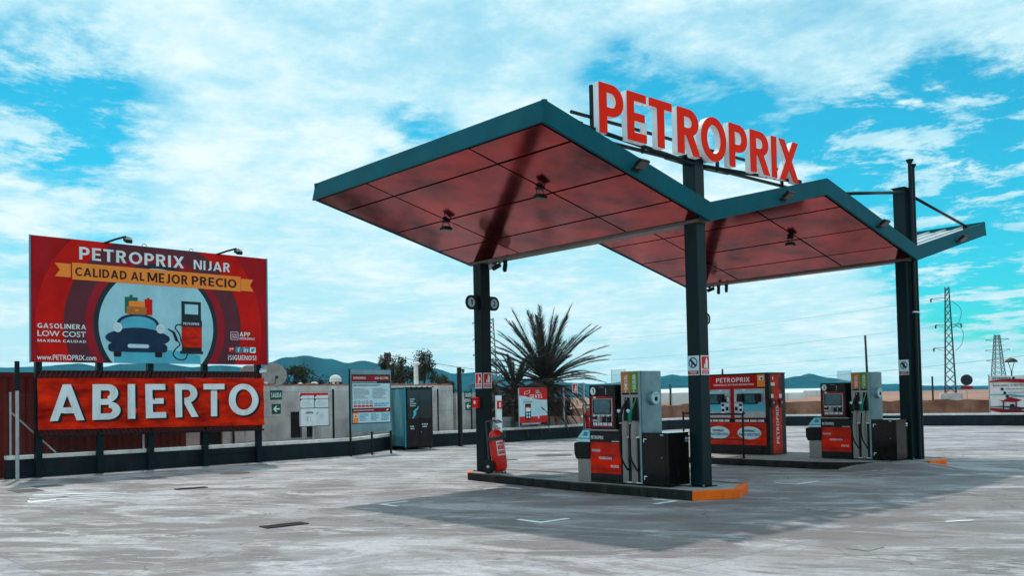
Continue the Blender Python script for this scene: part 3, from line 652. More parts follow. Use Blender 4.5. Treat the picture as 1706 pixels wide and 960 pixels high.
# four square box columns, base plates on the islands
for (x, y, top) in ((0, 0, 5.72), (-LX, 0, 4.95), (0, WY, 6.28), (-LX, WY, 4.95)):
    h = 0.13
    obj('column', MB().box(x-h, y-h, 0.162, x+h, y+h, top), 'column', canopy, bevel=0.012)
    bpl = obj('base_plate', MB().box(x-h-.06, y-h-.06, 0.1465, x+h+.06, y+h+.06, 0.161), 'column', canopy)
    for sx in (-1, 1):
        for sy in (-1, 1): obj('bolt', MB().cyl((x+sx*(h+.035), y+sy*(h+.035), .1612), (x+sx*(h+.035), y+sy*(h+.035), .185), .014, n=6), 'galvanised', bpl)
k = (ZR-ZB)/HA
TH = math.atan(k); ny, nz_ = math.sin(TH), math.cos(TH)
def wing(yv, sgn):
    """one sloping half: from the valley at yv out to the ridge at yv+sgn*HA"""
    yo = yv+sgn*HA
    # soffit panels: 3 across x, rows along the slope
    xs = [XB+0.03, -4.26, -1.37, XF-0.03]
    ds = [0.17, 0.93, 2.04, 3.24, HA-0.02]
    # backing the panels hang from
    b = MB(); t0, t1 = 0.03, 0.09
    P = lambda d, u: (yv+sgn*d, ZB+k*d+u)
    poly = [P(0.10, 0.05), P(HA-0.01, 0.05), P(HA-0.01, 0.12), P(0.10, 0.12)]
    obj('soffit_frame', b.prism(poly, 'yz', XB+0.02, XF-0.02), 'soffit_dark', canopy)
    g = 0.021
    for i in range(3):
        for j in range(4):
            d0, d1 = ds[j]+g, ds[j+1]-g; x0, x1 = xs[i]+g, xs[i+1]-g
            tilt = random.uniform(-0.004, 0.004)
            q = [P(d0, 0.004+tilt), P(d1, 0.004-tilt), P(d1, 0.044), P(d0, 0.044)]
            obj('soffit_panel', MB().prism(q, 'yz', x0, x1), 'soffit', canopy)
    # roof deck on top with standing seams
    obj('roof_deck', MB().prism([P(0.12, HF-0.10), P(HA-0.05, HF-0.10), P(HA-0.05, HF-0.07), P(0.12, HF-0.07)], 'yz', XB+0.04, XF-0.04), 'deck', canopy)
    sm = MB(); x = XB+0.3
    while x < XF-0.2:
        sm.prism([P(0.14, HF-0.069), P(HA-0.06, HF-0.069), P(HA-0.06, HF-0.02), P(0.14, HF-0.02)], 'yz', x, x+0.035); x += 0.42
    obj('roof_seam', sm, 'deck', canopy)
    # fascia on front and back, following the slope, mitred at valley and ridge
    off = ny*HF
    for nm, x0, x1 in (('fascia', XF, XF+0.05), ('fascia', XB-0.05, XB)):
        q = [(yv, ZB), (yo, ZR), (yo, ZR+HF), (yv, ZB+HF)]
        obj(nm, MB().prism(q, 'yz', x0, x1), 'fascia', canopy)
for yv in (0.0, WY):
    wing(yv, -1); wing(yv, 1)
    # gutter beam along the valley
    obj('gutter_beam', MB().prism([(yv-0.155, ZB+0.045), (yv-0.13, ZB+0.0), (yv+0.13, ZB+0.0), (yv+0.155, ZB+0.045), (yv+0.10, ZB+0.16), (yv-0.10, ZB+0.16)], 'yz', XB+0.005, XF-0.10), 'gutter', canopy)
# end fascias square to the slope at the two outer edges
for yo, s in ((-HA, -1), (WY+HA, 1)):
    y1 = yo-s*ny*HF*nz_
    obj('end_fascia', MB().prism([(yo+s*0.05, ZR-0.005), (yo, ZR-0.005), (y1, ZR+HF+0.003), (y1+s*0.05, ZR+HF+0.003)], 'yz', XB-0.052, XF+0.052), 'fascia', canopy)
# tie rods from the column heads to the wings
for yv, zt in ((0.0, 5.62), (WY, 6.18)):
    for s in (-1, 1):
        rod = obj('tie_rod', MB().tube([(0.10, yv+s*0.10, zt+0.0), (0.20, yv+s*3.02, 5.74)], 0.035, 8), 'column', canopy, smooth=True)
        obj('rod_bracket', MB().box(0.15, yv+s*3.02-.05, 5.64, 0.25, yv+s*3.02+.05, 5.77), 'column', rod)
obj('column_cap', MB().box(-.16, WY-.16, 6.281, .16, WY+.16, 6.30), 'column', canopy)

# illuminated sign letters on the roof
rs = thing('roof_sign', 'red letter PETROPRIX sign with white returns on the canopy roof', 'sign', (0.30, 0, 0), R(90))
for ch, a, b in (('P', -2.664, -2.119), ('E', -2.030, -1.575), ('T', -1.500, -0.930), ('R', -0.790, -0.190), ('O', -0.150, 0.560), ('P', 0.650, 1.190), ('R', 1.290, 1.900), ('I', 1.970, 2.140), ('X', 2.225, 2.890)):
    lt = obj('letter', fit(ch, (a, 5.665, b, 6.435), 0.064, 0.045, 0.105), 'letter_white', rs, fix=False)
    obj('letter_face', fit(ch, (a+.004, 5.669, b-.004, 6.431), 0.000, 0.040, 0.012), 'letter_red', lt, fix=False)
fr = MB(); fr.tube([(-2.75, .20, 5.62), (3.0, .20, 5.62)], 0.032, 6)
obj('bottom_rail', fr, 'column', rs)
obj('top_rail', MB().tube([(-3.05, .22, 5.95), (-1.6, .22, 5.95), (2.9, .22, 5.93)], 0.028, 6), 'column', rs)
for x in (-2.63, -1.45, 0.55, 2.6): obj('upright', MB().box(x-.02, .165, 5.58, x+.02, .215, 6.43 if x < -2 else 6.02), 'column', rs)
for x in (-0.55, 0.55):
    obj('brace', MB().tube([(x*1.6, .20, 5.60), (x*.25, .30, 5.62)], 0.025, 6), 'column', rs)
obj('transformer_box', MB().box(-1.50, .14, 5.84, -1.40, .20, 6.05), 'letter_white', rs)
obj('saddle_plate', MB().box(-.35, .12, 5.725, .35, .50, 5.745), 'column', rs)

# vent pipes beside the far front column
for x, y, zt, who in ((0.195, 7.80, 6.86, 'taller'), (0.195, 7.93, 6.77, 'shorter')):
    t = thing('vent_pipe', who+' dark tank vent pipe strapped to the far right canopy column', 'pipe', (x, y, 0.15))
    obj('pipe', MB().cyl((0, 0, 0), (0, 0, zt-.15), 0.045, n=12), 'column', t, smooth=False)
    obj('vent_cap', MB().lathe([(.046, 0), (.085, .07), (.085, .085), (.02, .10)], 14), 'column', t, (0, 0, zt-.16))
    obj('strap', MB().cyl((0, 0, 3.3), (0, 0, 3.33), 0.055, n=12), 'letter_white', t)

# floodlights -----------------------------------------------------------
def flood(loc, rz, tilt, label, hang=0.0):
    t = thing('floodlight', label, 'floodlight', loc, rz, 'floodlights on the canopy')
    M = Matrix.Rotation(tilt, 3, 'X')
    if hang:
        br = MB()
        br.tube([(-.11, 0, -hang-.02), (-.11, 0, -hang*.45), (-.04, 0, -.015), (.04, 0, -.015), (.11, 0, -hang*.45), (.11, 0, -hang-.02)], .012, 6)
        obj('bracket', br, 'black', t)
        obj('mount', MB().box(-.09, -.07, -.05, .09, .07, .002), 'black', t)
        c = Vector((0, 0, -hang-.03))
    else:
        obj('bracket', MB().tube([(-.09, 0, -.05), (-.09, -.08, -.02), (-.09, -.14, .02)], .012, 6).tube([(.09, 0, -.05), (.09, -.08, -.02), (.09, -.14, .02)], .012, 6).box(-.11, -.02, -.08, .11, .004, -.02), 'black', t)
        c = Vector((0, -.17, .03))
    obj('housing', MB().obox(c, (.28, .22, .06), M), 'black', t, bevel=.01)
    obj('lens', MB().obox(c+M @ Vector((0, 0, -.033)), (.24, .18, .012), M), 'lens', t)
    t.scale = (.70,)*3 if hang else (.80,)*3
    fins = MB()
    for i in range(6): fins.obox(c+M @ Vector((-.10+.04*i, 0, .045)), (.008, .18, .035), M)
    obj('fin', fins, 'black', t)
for y, who in ((-1.93, 'on the left slope, below the letter E'), (2.22, 'on the rising slope right of the middle column'), (5.91, 'on the slope falling to the far right column'), (9.87, 'on the last short rising slope at far right')):
    d = y if y < HA else y-WY; z = ZB+k*abs(d)+0.13
    flood((XF+.052, y, z), R(90), R(-35), 'black floodlight on the front fascia '+who)
for x, y, yv, who in ((-4.28, -2.04, 0, 'under the first red soffit, the one on the left'), (-1.40, -2.30, 0, 'under the first red soffit, the one on the right'), (-1.5, 5.5, WY, 'under the second red soffit')):
    flood((x, y, ZB+k*abs(y-yv)), R(90), 0, 'hanging black floodlight '+who, hang=.20)
# cctv cameras under the valley beams
def cctv(loc, rz, pitch, label, arm=0.12, group='security cameras', white=False):
    t = thing('security_camera', label, 'camera', loc, rz, group)
    obj('arm', MB().cyl((0, 0, 0), (0, 0, -arm), .018, n=8).cyl((0, 0, -.0), (0, 0, -.02), .05, n=12), 'black' if not white else 'letter_white', t)
    M = Matrix.Rotation(pitch, 3, 'X')
    obj('housing', MB().obox((0, -.04, -arm-.03), (.075, .20, .075), M), 'black' if not white else 'letter_white', t, bevel=.012)
    obj('hood', MB().obox(Vector((0, -.04, -arm-.03))+M @ Vector((0, -.02, .042)), (.085, .23, .008), M), 'black' if not white else 'letter_white', t)
    obj('lens', MB().cyl(Vector((0, -.04, -arm-.03))+M @ Vector((0, -.10, 0)), Vector((0, -.04, -arm-.03))+M @ Vector((0, -.108, 0)), .026, n=12), 'screen', t)
cctv((-5.35, .10, ZB+.002), R(120), R(-25), 'security camera nearest the back left column, under the canopy', .06)
cctv((-5.05, .12, ZB+.002), R(60), R(-50), 'second security camera under the first valley beam, right of the back left column', .10)
cctv((-5.4, WY+.10, ZB+.002), R(120), R(-20), 'security camera closest to the middle column, under the far valley beam', .05)
cctv((-5.1, WY+.10, ZB+.002), R(40), R(-70), 'downward security camera in the middle of three under the far valley beam', .10)
cctv((-4.85, WY+.10, ZB+.002), R(40), R(-45), 'right security camera of three under the far valley beam', .08)
jb = obj('junction_box', MB().box(-.14, -.09, -.09, .14, .09, 0), 'letter_white', None, (-5.62, .19, ZB+.002)); tag(jb, 'white junction box under the valley beam at the back left column', 'box')

# lane number plates ---------------------------------------------------
def lane_plate(x, y, s, digit, label):
    t = thing('lane_number_plate', label, 'sign', (x, y, 3.78), R(90), 'lane number plates')
    h = .155
    pts = [(0, -h), (s*.20, -h)] + [(s*(.20+.14*math.sin(R(a))), -h*math.cos(R(a))) for a in range(15, 180, 15)] + [(s*.20, h), (0, h)]
    obj('plate', MB().prism(pts, 'xz', -.012, .012), 'print_navy', t)
    flat(t, 'disc', ellipse(s*.19, 0, .095, .105, 24), -.014, 'print_pale')
    lettering(t, digit, (s*.19-.035, -.06, s*.19+.035, .06), -.017, 'print_black', .04)
lane_plate(-LX+.02, -.131, -1, '1', 'dark rounded lane plate marked 1, sticking out left of the back left column')
lane_plate(-LX+.02, .131, 1, '2', 'dark rounded lane plate marked 2, on the right side of the back left column')
lane_plate(-LX+.02, WY+.131, 1, '4', 'dark rounded lane plate peeking out right of the middle column')

# safety signs on the columns -------------------------------------------
def fire_sign(name, label, loc, rz, w, h, kind, words):
    t = thing(name, label, 'sign', loc, rz, 'safety signs on the columns')
    obj('board', MB().box(-w/2, -.006, 0, w/2, 0, h), 'print_white', t)
    if kind == 'no':
        c = (0, h*.64); r = w*.38
        flat(t, 'field', rect(-w*.46, h*.27, w*.46, h*.97), -.008, 'print_pale')
        ring = MB()
        o_, i_ = ellipse(c[0], c[1], r, r, 24), ellipse(c[0], c[1], r*.80, r*.80, 24)
        for i in range(24): ring.sheet([o_[i], o_[(i+1) % 24], i_[(i+1) % 24], i_[i]], 'xz', -.010)
        a = R(135); dx, dz_ = math.cos(a)*r*.85, math.sin(a)*r*.85; ox, oz = .012*w/.2, .012*w/.2
        ring.sheet([(c[0]+dx-ox, c[1]+dz_-oz), (c[0]-dx-ox, c[1]-dz_-oz), (c[0]-dx+ox, c[1]-dz_+oz), (c[0]+dx+ox, c[1]+dz_+oz)], 'xz', -.0105)
        obj('prohibition_ring', ring, 'print_blue', t, fix=False)
        pic = MB()
        if words[2] == 'flame': pic.sheet([(c[0]-.035*w/.2, c[1]-.05*w/.2), (c[0]-.005*w/.2, c[1]-.05*w/.2), (c[0]-.02*w/.2, c[1]+.05*w/.2)], 'xz', -.0095)
        else: pic.sheet(rect(c[0]-.02*w/.2, c[1]-.05*w/.2, c[0]+.022*w/.2, c[1]+.05*w/.2), 'xz', -.0095)
        obj('pictogram', pic, 'print_black', t, fix=False)
        flat(t, 'caption_field', rect(-w*.46, h*.04, w*.46, h*.24), -.008, 'print_crimson')
    else:
        flat(t, 'field', rect(-w*.43, h*.31, w*.43, h*.95), -.008, 'sign_red')
        pic = MB()
        if words[2] == 'ext': pic.sheet([(0, h*.36), (w*.26, h*.36), (w*.26, h*.74), (w*.18, h*.88), (w*.08, h*.88), (0, h*.70)], 'xz', -.010).sheet([(-w*.18, h*.36), (-w*.05, h*.36), (-w*.05, h*.55), (-w*.12, h*.6)], 'xz', -.010)
        else: pic.sheet([(-.1*w, h*.36), (w*.05, h*.36), (w*.1, h*.6), (w*.02, h*.88), (-w*.08, h*.85), (-w*.02, h*.6)], 'xz', -.010).sheet(rect(w*.14, h*.5, w*.28, h*.72), 'xz', -.010)
        obj('pictogram', pic, 'print_white', t, fix=False)
        flat(t, 'caption_field', rect(-w*.43, h*.05, w*.43, h*.26), -.008, 'sign_red')
    lettering(t, words[0], (-w*.36, h*.155, w*.36, h*.215), -.010, 'print_white', .03)
    lettering(t, words[1], (-w*.28, h*.075, w*.28, h*.135), -.010, 'print_white', .03)
    return t
fire_sign('no_flame_sign', 'white no naked flame sign with blue ring on the middle column', (-.005, -.131, 2.03), 0, .24, .33, 'no', ('PROHIBIDO', 'FUMAR', 'flame'))
fire_sign('extinguisher_sign', 'red fire extinguisher sign on the right face of the middle column', (.131, .01, 2.03), R(90), .235, .33, 'fire', ('EXTINTOR', 'DE FUEGO', 'ext'))
fire_sign('alarm_sign', 'red fire alarm sign on the left face of the back left column', (-LX+.0, -.131, 1.93), 0, .22, .33, 'fire', ('PULSADOR', 'ALARMA', 'btn'))
fire_sign('extinguisher_sign', 'red fire extinguisher sign on the right face of the back left column', (-LX+.131, .0, 1.93), R(90), .235, .33, 'fire', ('EXTINTOR', 'DE FUEGO', 'ext'))
fire_sign('no_phone_sign', 'white no mobile phone sign with blue ring on the far right column', (.0, WY-.131, 2.05), 0, .22, .34, 'no', ('PROHIBIDO', 'MOVIL', 'phone'))
cb = thing('fire_call_point', 'red fire call point box on the left face of the back left column', 'alarm', (-LX-.07, -.131, 1.51))
obj('box', MB().box(-.10, -.07, 0, .11, -.001, .23), 'extinguisher', cb, bevel=.008)
flat(cb, 'button_plate', ellipse(0.0, .12, .04, .04, 16), -.073, 'print_white')

# ================================================================== PUMPS
def waste_bin(parent):
    t = parent
    b = obj('bin', MB().box(.02, .03, 0, .34, .50, .42), 'steel', t, bevel=.006)
    obj('bin_liner', MB().prism([(.0, .72), (-.05, .70), (-.045, .50), (.0, .41), (.34, .43), (.34, .72)], 'xz', .0, .52), 'rubber', b, bevel=.015)
    obj('bin_top', MB().prism([(.0, .725), (.34, .725), (.34, .96), (.17, .96)], 'xz', .03, .50), 'print_cyan', b, bevel=.006)
    flat(b, 'towel_window', [(.03, .80), (.335, .80), (.335, .94), (.165, .94)], .026, 'print_sky')
    flat(b, 'towel_logo', [(.16, .84), (.29, .84), (.29, .915), (.21, .915)], .022, 'print_cyan')
    flat(b, 'top_band', rect(.005, .73, .335, .78), .026, 'print_pale')
def pump(x0, y0, number, label):
    t = thing('fuel_pump', label, 'fuel pump', (x0, y0, 0.147), 0, 'fuel pumps')
    waste_bin(t)
    # lower cabinet of the payment terminal
    lo = obj('terminal_base', MB().box(.35, .02, .06, 1.10, .55, .93), 'dark_panel', t, bevel=.006)
    obj('plinth', MB().box(.36, .04, 0, 1.10, .55, .0595), 'black', t)
    flat(lo, 'red_panel', rect(.36, .17, 1.09, .73), .016, 'pump_red')
    lettering(lo, 'PETROPRIX', (.38, .785, .68, .845), .015, 'print_white', .02)
    flat(lo, 'hand_mark', rect(.88, .745, 1.07, .758), .0145, 'print_pale')
    lettering(lo, 'CALIDAD', (.40, .56, .60, .605), .013, 'print_white', .02)
    lettering(lo, 'TECNOLOGIA', (.56, .425, .88, .47), .013, 'print_white', .02)
    lettering(lo, 'PRECIO', (.85, .285, 1.04, .33), .013, 'print_white', .02)
    sw = MB()
    pts = [(.36, .42), (.55, .46), (.75, .37), (.95, .40), (1.09, .45), (1.09, .36), (.95, .30), (.75, .27), (.55, .36), (.36, .30)]
    obj('swoosh', sw.sheet(pts, 'xz', .0148), 'letter_red', lo, fix=False)
    # upper head with screen
    hd = obj('terminal_head', MB().box(.37, .0, .965, 1.00, .40, 1.76).box(1.0005, .14, .965, 1.13, .52, 1.755), 'dark_panel', t, bevel=.006)
    obj('shelf', MB().box(.36, .0, .935, 1.05, .45, .962), 'steel', t)
    flat(hd, 'number_disc', ellipse(.47, 1.655, .062, .072, 24), -.004, 'print_white')
    lettering(hd, number, (.447, 1.61, .493, 1.70), -.007, 'print_black', .05)
    fr_ = MB(); o_ = rect(.42, 1.0, .96, 1.545); i_ = rect(.445, 1.02, .935, 1.525)
    for i in range(4): fr_.sheet([o_[i], o_[(i+1) % 4], i_[(i+1) % 4], i_[i]], 'xz', -.005)
    obj('red_bezel', fr_, 'print_crimson', hd, fix=False)
    flat(hd, 'bezel_heading', rect(.43, 1.53, .80, 1.555), -.007, 'sign_red'); flat(hd, 'bezel_logo', ellipse(.51, 1.54, .035, .016, 16), -.009, 'print_white')
    flat(hd, 'face_plate', rect(.45, 1.10, .93, 1.515), -.004, 'galvanised')
    obj('monitor', MB().box(.47, -.018, 1.24, .90, -.0045, 1.50), 'black', hd)
    flat(hd, 'screen', rect(.50, 1.255, .885, 1.49), -.020, 'screen')
    for i, (w, h, m_) in enumerate(((.09, .06, 'black'), (.075, .12, 'steel'), (.075, .11, 'dark_panel'), (.085, .12, 'black'))):
        x = .47+.115*i; u = obj('card_slot', MB().box(x, -.03, 1.215-h-.01, x+w, -.0045, 1.205), m_, hd, bevel=.004)
        flat(u, 'slot_label', rect(x+.02, 1.195, x+w-.02, 1.215), -.032, 'print_white')
    for i in range(4):
        x = .465+.117*i; flat(hd, 'instruction_label', rect(x, 1.03, x+.10, 1.085), -.006, 'print_white')
        fine_print(hd, (x+.01, 1.035, x+.09, 1.08), -.008, 'print_grey', 3, i)
    flat(hd, 'speaker_slot', rect(.62, 1.715, .74, 1.725), -.004, 'print_grey')
    lt_ = MB()
    for z in (1.67, 1.63, 1.59): lt_.sheet(rect(.775, z, .79, z+.022), 'xz', -.004)
    obj('indicator', lt_, 'print_white', hd, fix=False)
    # clear plate on top of the head
    pn = obj('clear_plate', MB().box(.66, .30, 1.762, .98, .306, 2.04), 'acrylic', t)
    obj('plate_edge', MB().box(.65, .299, 1.762, .658, .307, 2.045).box(.982, .299, 1.762, .99, .307, 2.045), 'print_pale', pn)
    # hose column
    cl = obj('hose_column', MB().box(1.14, .0, .03, 1.58, .55, 1.985), 'steel', t, bevel=.004)
    obj('side_cover', MB().box(1.5805, .02, .92, 1.592, .55, 1.98), 'steel_side', cl)
    obj('edge_strip', MB().box(1.555, -.012, .03, 1.592, -.0005, 1.985), 'steel_side', cl)
    for (x, m_, w, b_) in ((1.165, 'fuel_orange', 'DIESEL', .03), (1.352, 'fuel_green', 'GASOLINA', .03)):
        flat(cl, 'fuel_label', rect(x, 1.62, x+.180, 1.975), -.004, m_)
        lettering(cl, w, (x+.065, 1.665, x+.135, 1.925), -.007, 'print_white', b_, rot90=True)
        flat(cl, 'display_strip', rect(x+.005, 1.575, x+.172, 1.612), -.005, 'black')
        flat(cl, 'fuel_dot', ellipse(x+.09, 1.63, .013, .013, 10), -.008, 'print_white')
    for q, (x, hc) in enumerate(((1.20, 'black'), (1.385, 'nozzle_green'))):
        hol = obj('nozzle_holster', MB().prism([(x, 1.12), (x+.155, 1.12), (x+.125, 1.53), (x+.045, 1.53)], 'xz', -.03, -.0005), 'black', cl, bevel=.006)
        nx = x+.055-(.0 if q else .03); nzl = thing_part = obj('nozzle', MB().tube(smooth_path([(nx+.05, -.03, 1.47), (nx+.035, -.06, 1.40), (nx+.01, -.10, 1.30), (nx-.01, -.12, 1.21), (nx-.012, -.11, 1.10)], 5), [.014]*5+[.022]*6+[.034]*7+[.030]*3, 8), hc, t, smooth=True)
        obj('spout', MB().tube([(nx+.052, -.028, 1.475), (nx+.064, -.025, 1.52)], .012, 8), 'steel', nzl)
        obj('trigger_guard', MB().tube(smooth_path([(nx+.005, -.12, 1.31), (nx-.05, -.16, 1.26), (nx-.045, -.15, 1.18), (nx-.01, -.12, 1.16)], 5), .010, 6), 'black', nzl)
        obj('swivel', MB().cyl((nx-.012, -.11, 1.105), (nx-.012, -.11, 1.07), .026, n=10), 'steel', nzl)
        obj('price_badge', MB().cyl((nx-.02, -.13, 1.295), (nx-.02, -.155, 1.295), .032, n=14), 'print_pale', nzl)
        sx = x+.095+(.02 if q else .0)
        obj('hose_channel', MB().box(sx, -.008, .06, sx+.045, -.0005, .83), 'black', cl)
        obj('channel_rail', MB().box(sx-.022, -.022, .05, sx-.002, -.0005, .82), 'steel', cl); obj('channel_stop', MB().box(sx-.02, -.03, .825, sx+.055, -.0005, .845), 'print_white', cl)
        obj('channel_foot', MB().box(sx-.03, -.03, .045, sx+.06, -.0005, .06), 'print_white', cl)
        hs = smooth_path([(nx-.012, -.11, 1.075), (nx-.03, -.10, .95), (nx-.045, -.10, .70), (nx-.02, -.10, .48), (nx+.06, -.09, .33), (sx+.015, -.05, .27), (sx+.02, -.012, .30)], 7)
        obj('hose', MB().tube(hs, .017, 8), 'rubber', t, smooth=True)
    dl = obj('emergency_dial', MB().cyl((1.592, .315, 1.51), (1.66, .315, 1.51), .125, .115, 28), 'steel_side', cl, bevel=.006)
    obj('dial_face', MB().cyl((1.6605, .315, 1.51), (1.668, .315, 1.51), .108, n=28), 'print_pale', dl)
    obj('dial_hole', MB().cyl((1.6685, .315, 1.495), (1.674, .315, 1.495), .042, n=20), 'black', dl)
    ml = MB()
    for i in range(5): ml.box(1.6682, .262+.022*i, 1.565, 1.6692, .277+.022*i, 1.578)
    obj('dial_lettering', ml, 'print_navy', dl)
    # meter cabinet
    cb_ = obj('meter_cabinet', MB().box(1.60, .0, .03, 2.16, .565, .905), 'cabinet_dark', t, bevel=.006)
    obj('cabinet_top', MB().box(1.594, -.006, .906, 2.168, .57, .918), 'cabinet_dark', cb_)
    obj('cabinet_door', MB().box(1.66, -.008, .10, 2.10, -.0005, .86), 'cabinet_dark', cb_, bevel=.003)
    for z in (.80, .16): obj('hinge', MB().box(1.635, -.016, z, 1.70, -.0085, z+.016).box(1.635, -.016, z-.05, 1.648, -.0085, z-.0005), 'print_white', cb_)
    obj('lock', MB().cyl((2.03, -.009, .50), (2.03, -.02, .50), .012, n=10), 'steel', cb_)
    obj('rating_plate', MB().box(2.0, -.014, .875, 2.06, -.0005, .888), 'print_white', cb_)
    lv = MB()
    for i in range(5): lv.box(2.1605, .22, .16+.03*i, 2.165, .30, .172+.03*i)
    obj('louvre', lv, 'dark_panel', cb_)
    obj('side_label', MB().box(2.1605, .46, .79, 2.163, .54, .83).box(2.1605, .46, .755, 2.163, .54, .77), 'print_white', cb_)
    return t
pump(-2.40, -0.565, '1', 'fuel pump number 1 on the near island with orange and green labels')
pump(-2.085, 6.965, '3', 'fuel pump number 3 on the far island beside the right column')

# ================================================================== CASH KIOSK
kx0, kx1, ky0, ky1 = -5.35, -3.33, 7.33, 8.08
ki = thing('payment_kiosk', 'red and black cash payment kiosk with two terminals on the far island', 'kiosk', (kx0, ky0, 0.147))
KW, KD = kx1-kx0, ky1-ky0
bd = obj('body', MB().box(0, 0, .0, KW, KD, 2.055), 'dark_panel', ki, bevel=.008)
obj('roof_edge', MB().box(-.01, -.02, 2.056, KW+.01, KD+.01, 2.075), 'black', ki)
rx = KW-.10
flat(ki, 'header_panel', rect(.02, 1.69, rx-.23, 2.03), -.004, 'print_red_bright')
flat(ki, 'info_panel', rect(rx-.225, 1.72, rx, 2.03), -.004, 'print_orange')
flat(ki, 'hand_notice', rect(rx-.18, 1.89, rx-.04, 1.985), -.007, 'print_white'); flat(ki, 'hand_pictogram', [(rx-.15, 1.95), (rx-.07, 1.95), (rx-.06, 1.91), (rx-.10, 1.90), (rx-.12, 1.925)], -.010, 'print_black')
lettering(ki, 'PETROPRIX', (.45, 1.855, 1.48, 1.97), -.007, 'print_white', .02)
lettering(ki, 'TERMINALES DE PAGO EN EFECTIVO', (.36, 1.765, 1.60, 1.81), -.007, 'print_white', .015)
flat(ki, 'red_surround', rect(.02, .92, rx, 1.689), -.003, 'print_red')
for i, (a, b) in enumerate(((.12, .88), (1.00, rx-.005))):
    w = b-a; by = obj('terminal_bay', MB().box(a, -.012, .94, b, -.0035, 1.675), 'galvanised', ki)
    flat(by, 'cyan_band', rect(a+.02, 1.10, b-.02, 1.32), -.015, 'print_glass')
    flat(by, 'upper_band', rect(a+.03, 1.56, b-.05, 1.63), -.015, 'print_sky')
    mir = (lambda u: a+u) if i else (lambda u: b-u)
    def rr(u0, z0, u1, z1): return (min(mir(u0), mir(u1)), z0, max(mir(u0), mir(u1)), z1)
    x0, z0, x1, z1 = rr(.30, 1.29, .70, 1.55)
    mo = obj('monitor', MB().box(x0, -.06, z0, x1, -.0125, z1), 'black', by, bevel=.005)
    flat(mo, 'screen', rect(x0+.04, z0+.02, x1-.04, z1-.03), -.063, 'screen')
    for u0, u1 in ((.17, .32), (.69, .80)):
        x0, z0, x1, z1 = rr(u0, 1.34, min(u1, w-.002), 1.55); obj('monitor_hood', MB().prism([(x0, z0+.04), (x1, z0), (x1, z1), (x0, z1)], 'xz', -.14, -.0125), 'black', mo)
    for (u0, z0, u1, z1, m_) in ((.02, 1.36, .09, 1.47, 'print_pale'), (.10, 1.35, .16, 1.42, 'black'), (.02, 1.09, .14, 1.31, 'print_pale'), (.15, 1.06, .27, 1.33, 'print_white'), (.17, 1.10, .25, 1.17, 'black'), (.17, 1.23, .25, 1.30, 'black'), (.04, 1.12, .12, 1.22, 'dark_panel')):
        x0, z0_, x1, z1_ = rr(u0, z0, u1, z1); d = .045 if m_ != 'black' and m_ != 'dark_panel' else .055
        obj('payment_unit', MB().box(x0, -d, z0_, x1, -.0125, z1_), m_, by, bevel=.004)
    flat(by, 'round_label', ellipse(mir(.15), 1.53, .05, .022, 16), -.015, 'print_white'); flat(by, 'round_label', ellipse(mir(.30), 1.645, .05, .022, 16), -.016, 'print_white')
    obj('label_strip', MB().box(a, -.014, .82, b, -.0005, .915), 'black', by)
    for j in range(4):
        xx = a+.02+(w-.03)*j/4; flat(by, 'instruction_label', rect(xx, .832, xx+w/4-.04, .885), -.017, 'print_white'); fine_print(by, (xx+.01, .838, xx+w/4-.05, .88), -.019, 'print_grey', 2, 40+j)
flat(ki, 'lower_panel', rect(.02, .24, rx, .815), -.004, 'pump_red')
for cx_ in (.48, 1.42):
    flat(ki, 'oval_sticker', ellipse(cx_, .55, .35, .165, 36), -.007, 'print_pale')
    lettering(ki, 'TERMINAL', (cx_-.19, .575, cx_+.17, .635), -.010, 'print_blue', .03, shear=.15)
    lettering(ki, 'PAGO EFECTIVO', (cx_-.31, .475, cx_+.31, .54), -.010, 'print_blue', .03, shear=.15)
# right end with red strip and fuel cards
en = thing  # (local frame of the end: built in kiosk coordinates)
def yz_sheet(parent, name, poly, x, m_): return obj(name, MB().sheet(poly, 'yz', x), m_, parent, fix=False)
yz_sheet(ki, 'end_strip', rect(.13, .03, .56, 2.03), KW+.004, 'pump_red')
yz_sheet(ki, 'end_dark_corner', [(.42, 1.70), (.56, 1.60), (.56, 1.95), (.46, 1.98)], KW+.006, 'print_maroon')
tm = fit('PETROPRIX', (0, 0, 1, 1), 0); vs, fs = [(v[0], v[2], v[1]) for v in tm.v], tm.f
ax, bx, ay, by_ = 0, 1, 0, 1
obj('lettering', MB().add([(KW+.008-v[2]*.8, .405-(v[1]-ay)/(by_-ay)*.12, .28+(v[0]-ax)/(bx-ax)*.98) for v in vs], fs), 'print_white', ki, fix=False)
for a, b, m_ in ((.05, .16, 'print_white'), (.42, .54, 'print_white')):
    yz_sheet(ki, 'price_label', rect(a+.03, 1.43, b+.03, 1.53), KW+.010, m_)
    obj('card_reader', MB().box(KW+.0045, a-.0, 1.20, KW+.05, b+.10, 1.40), 'print_maroon', ki, bevel=.006)
    yz_sheet(ki, 'reader_mark', rect(a+.07, 1.29, a+.10, 1.34), KW+.053, 'print_white')
yz_sheet(ki, 'app_sign', rect(.06, 1.84, .26, 2.0), KW+.010, 'sign_red'); yz_sheet(ki, 'app_sign_caption', rect(.08, 1.74, .26, 1.82), KW+.010, 'print_white')
yz_sheet(ki, 'app_pictogram', ellipse(.17, 1.93, .03, .035, 12), KW+.013, 'print_white')

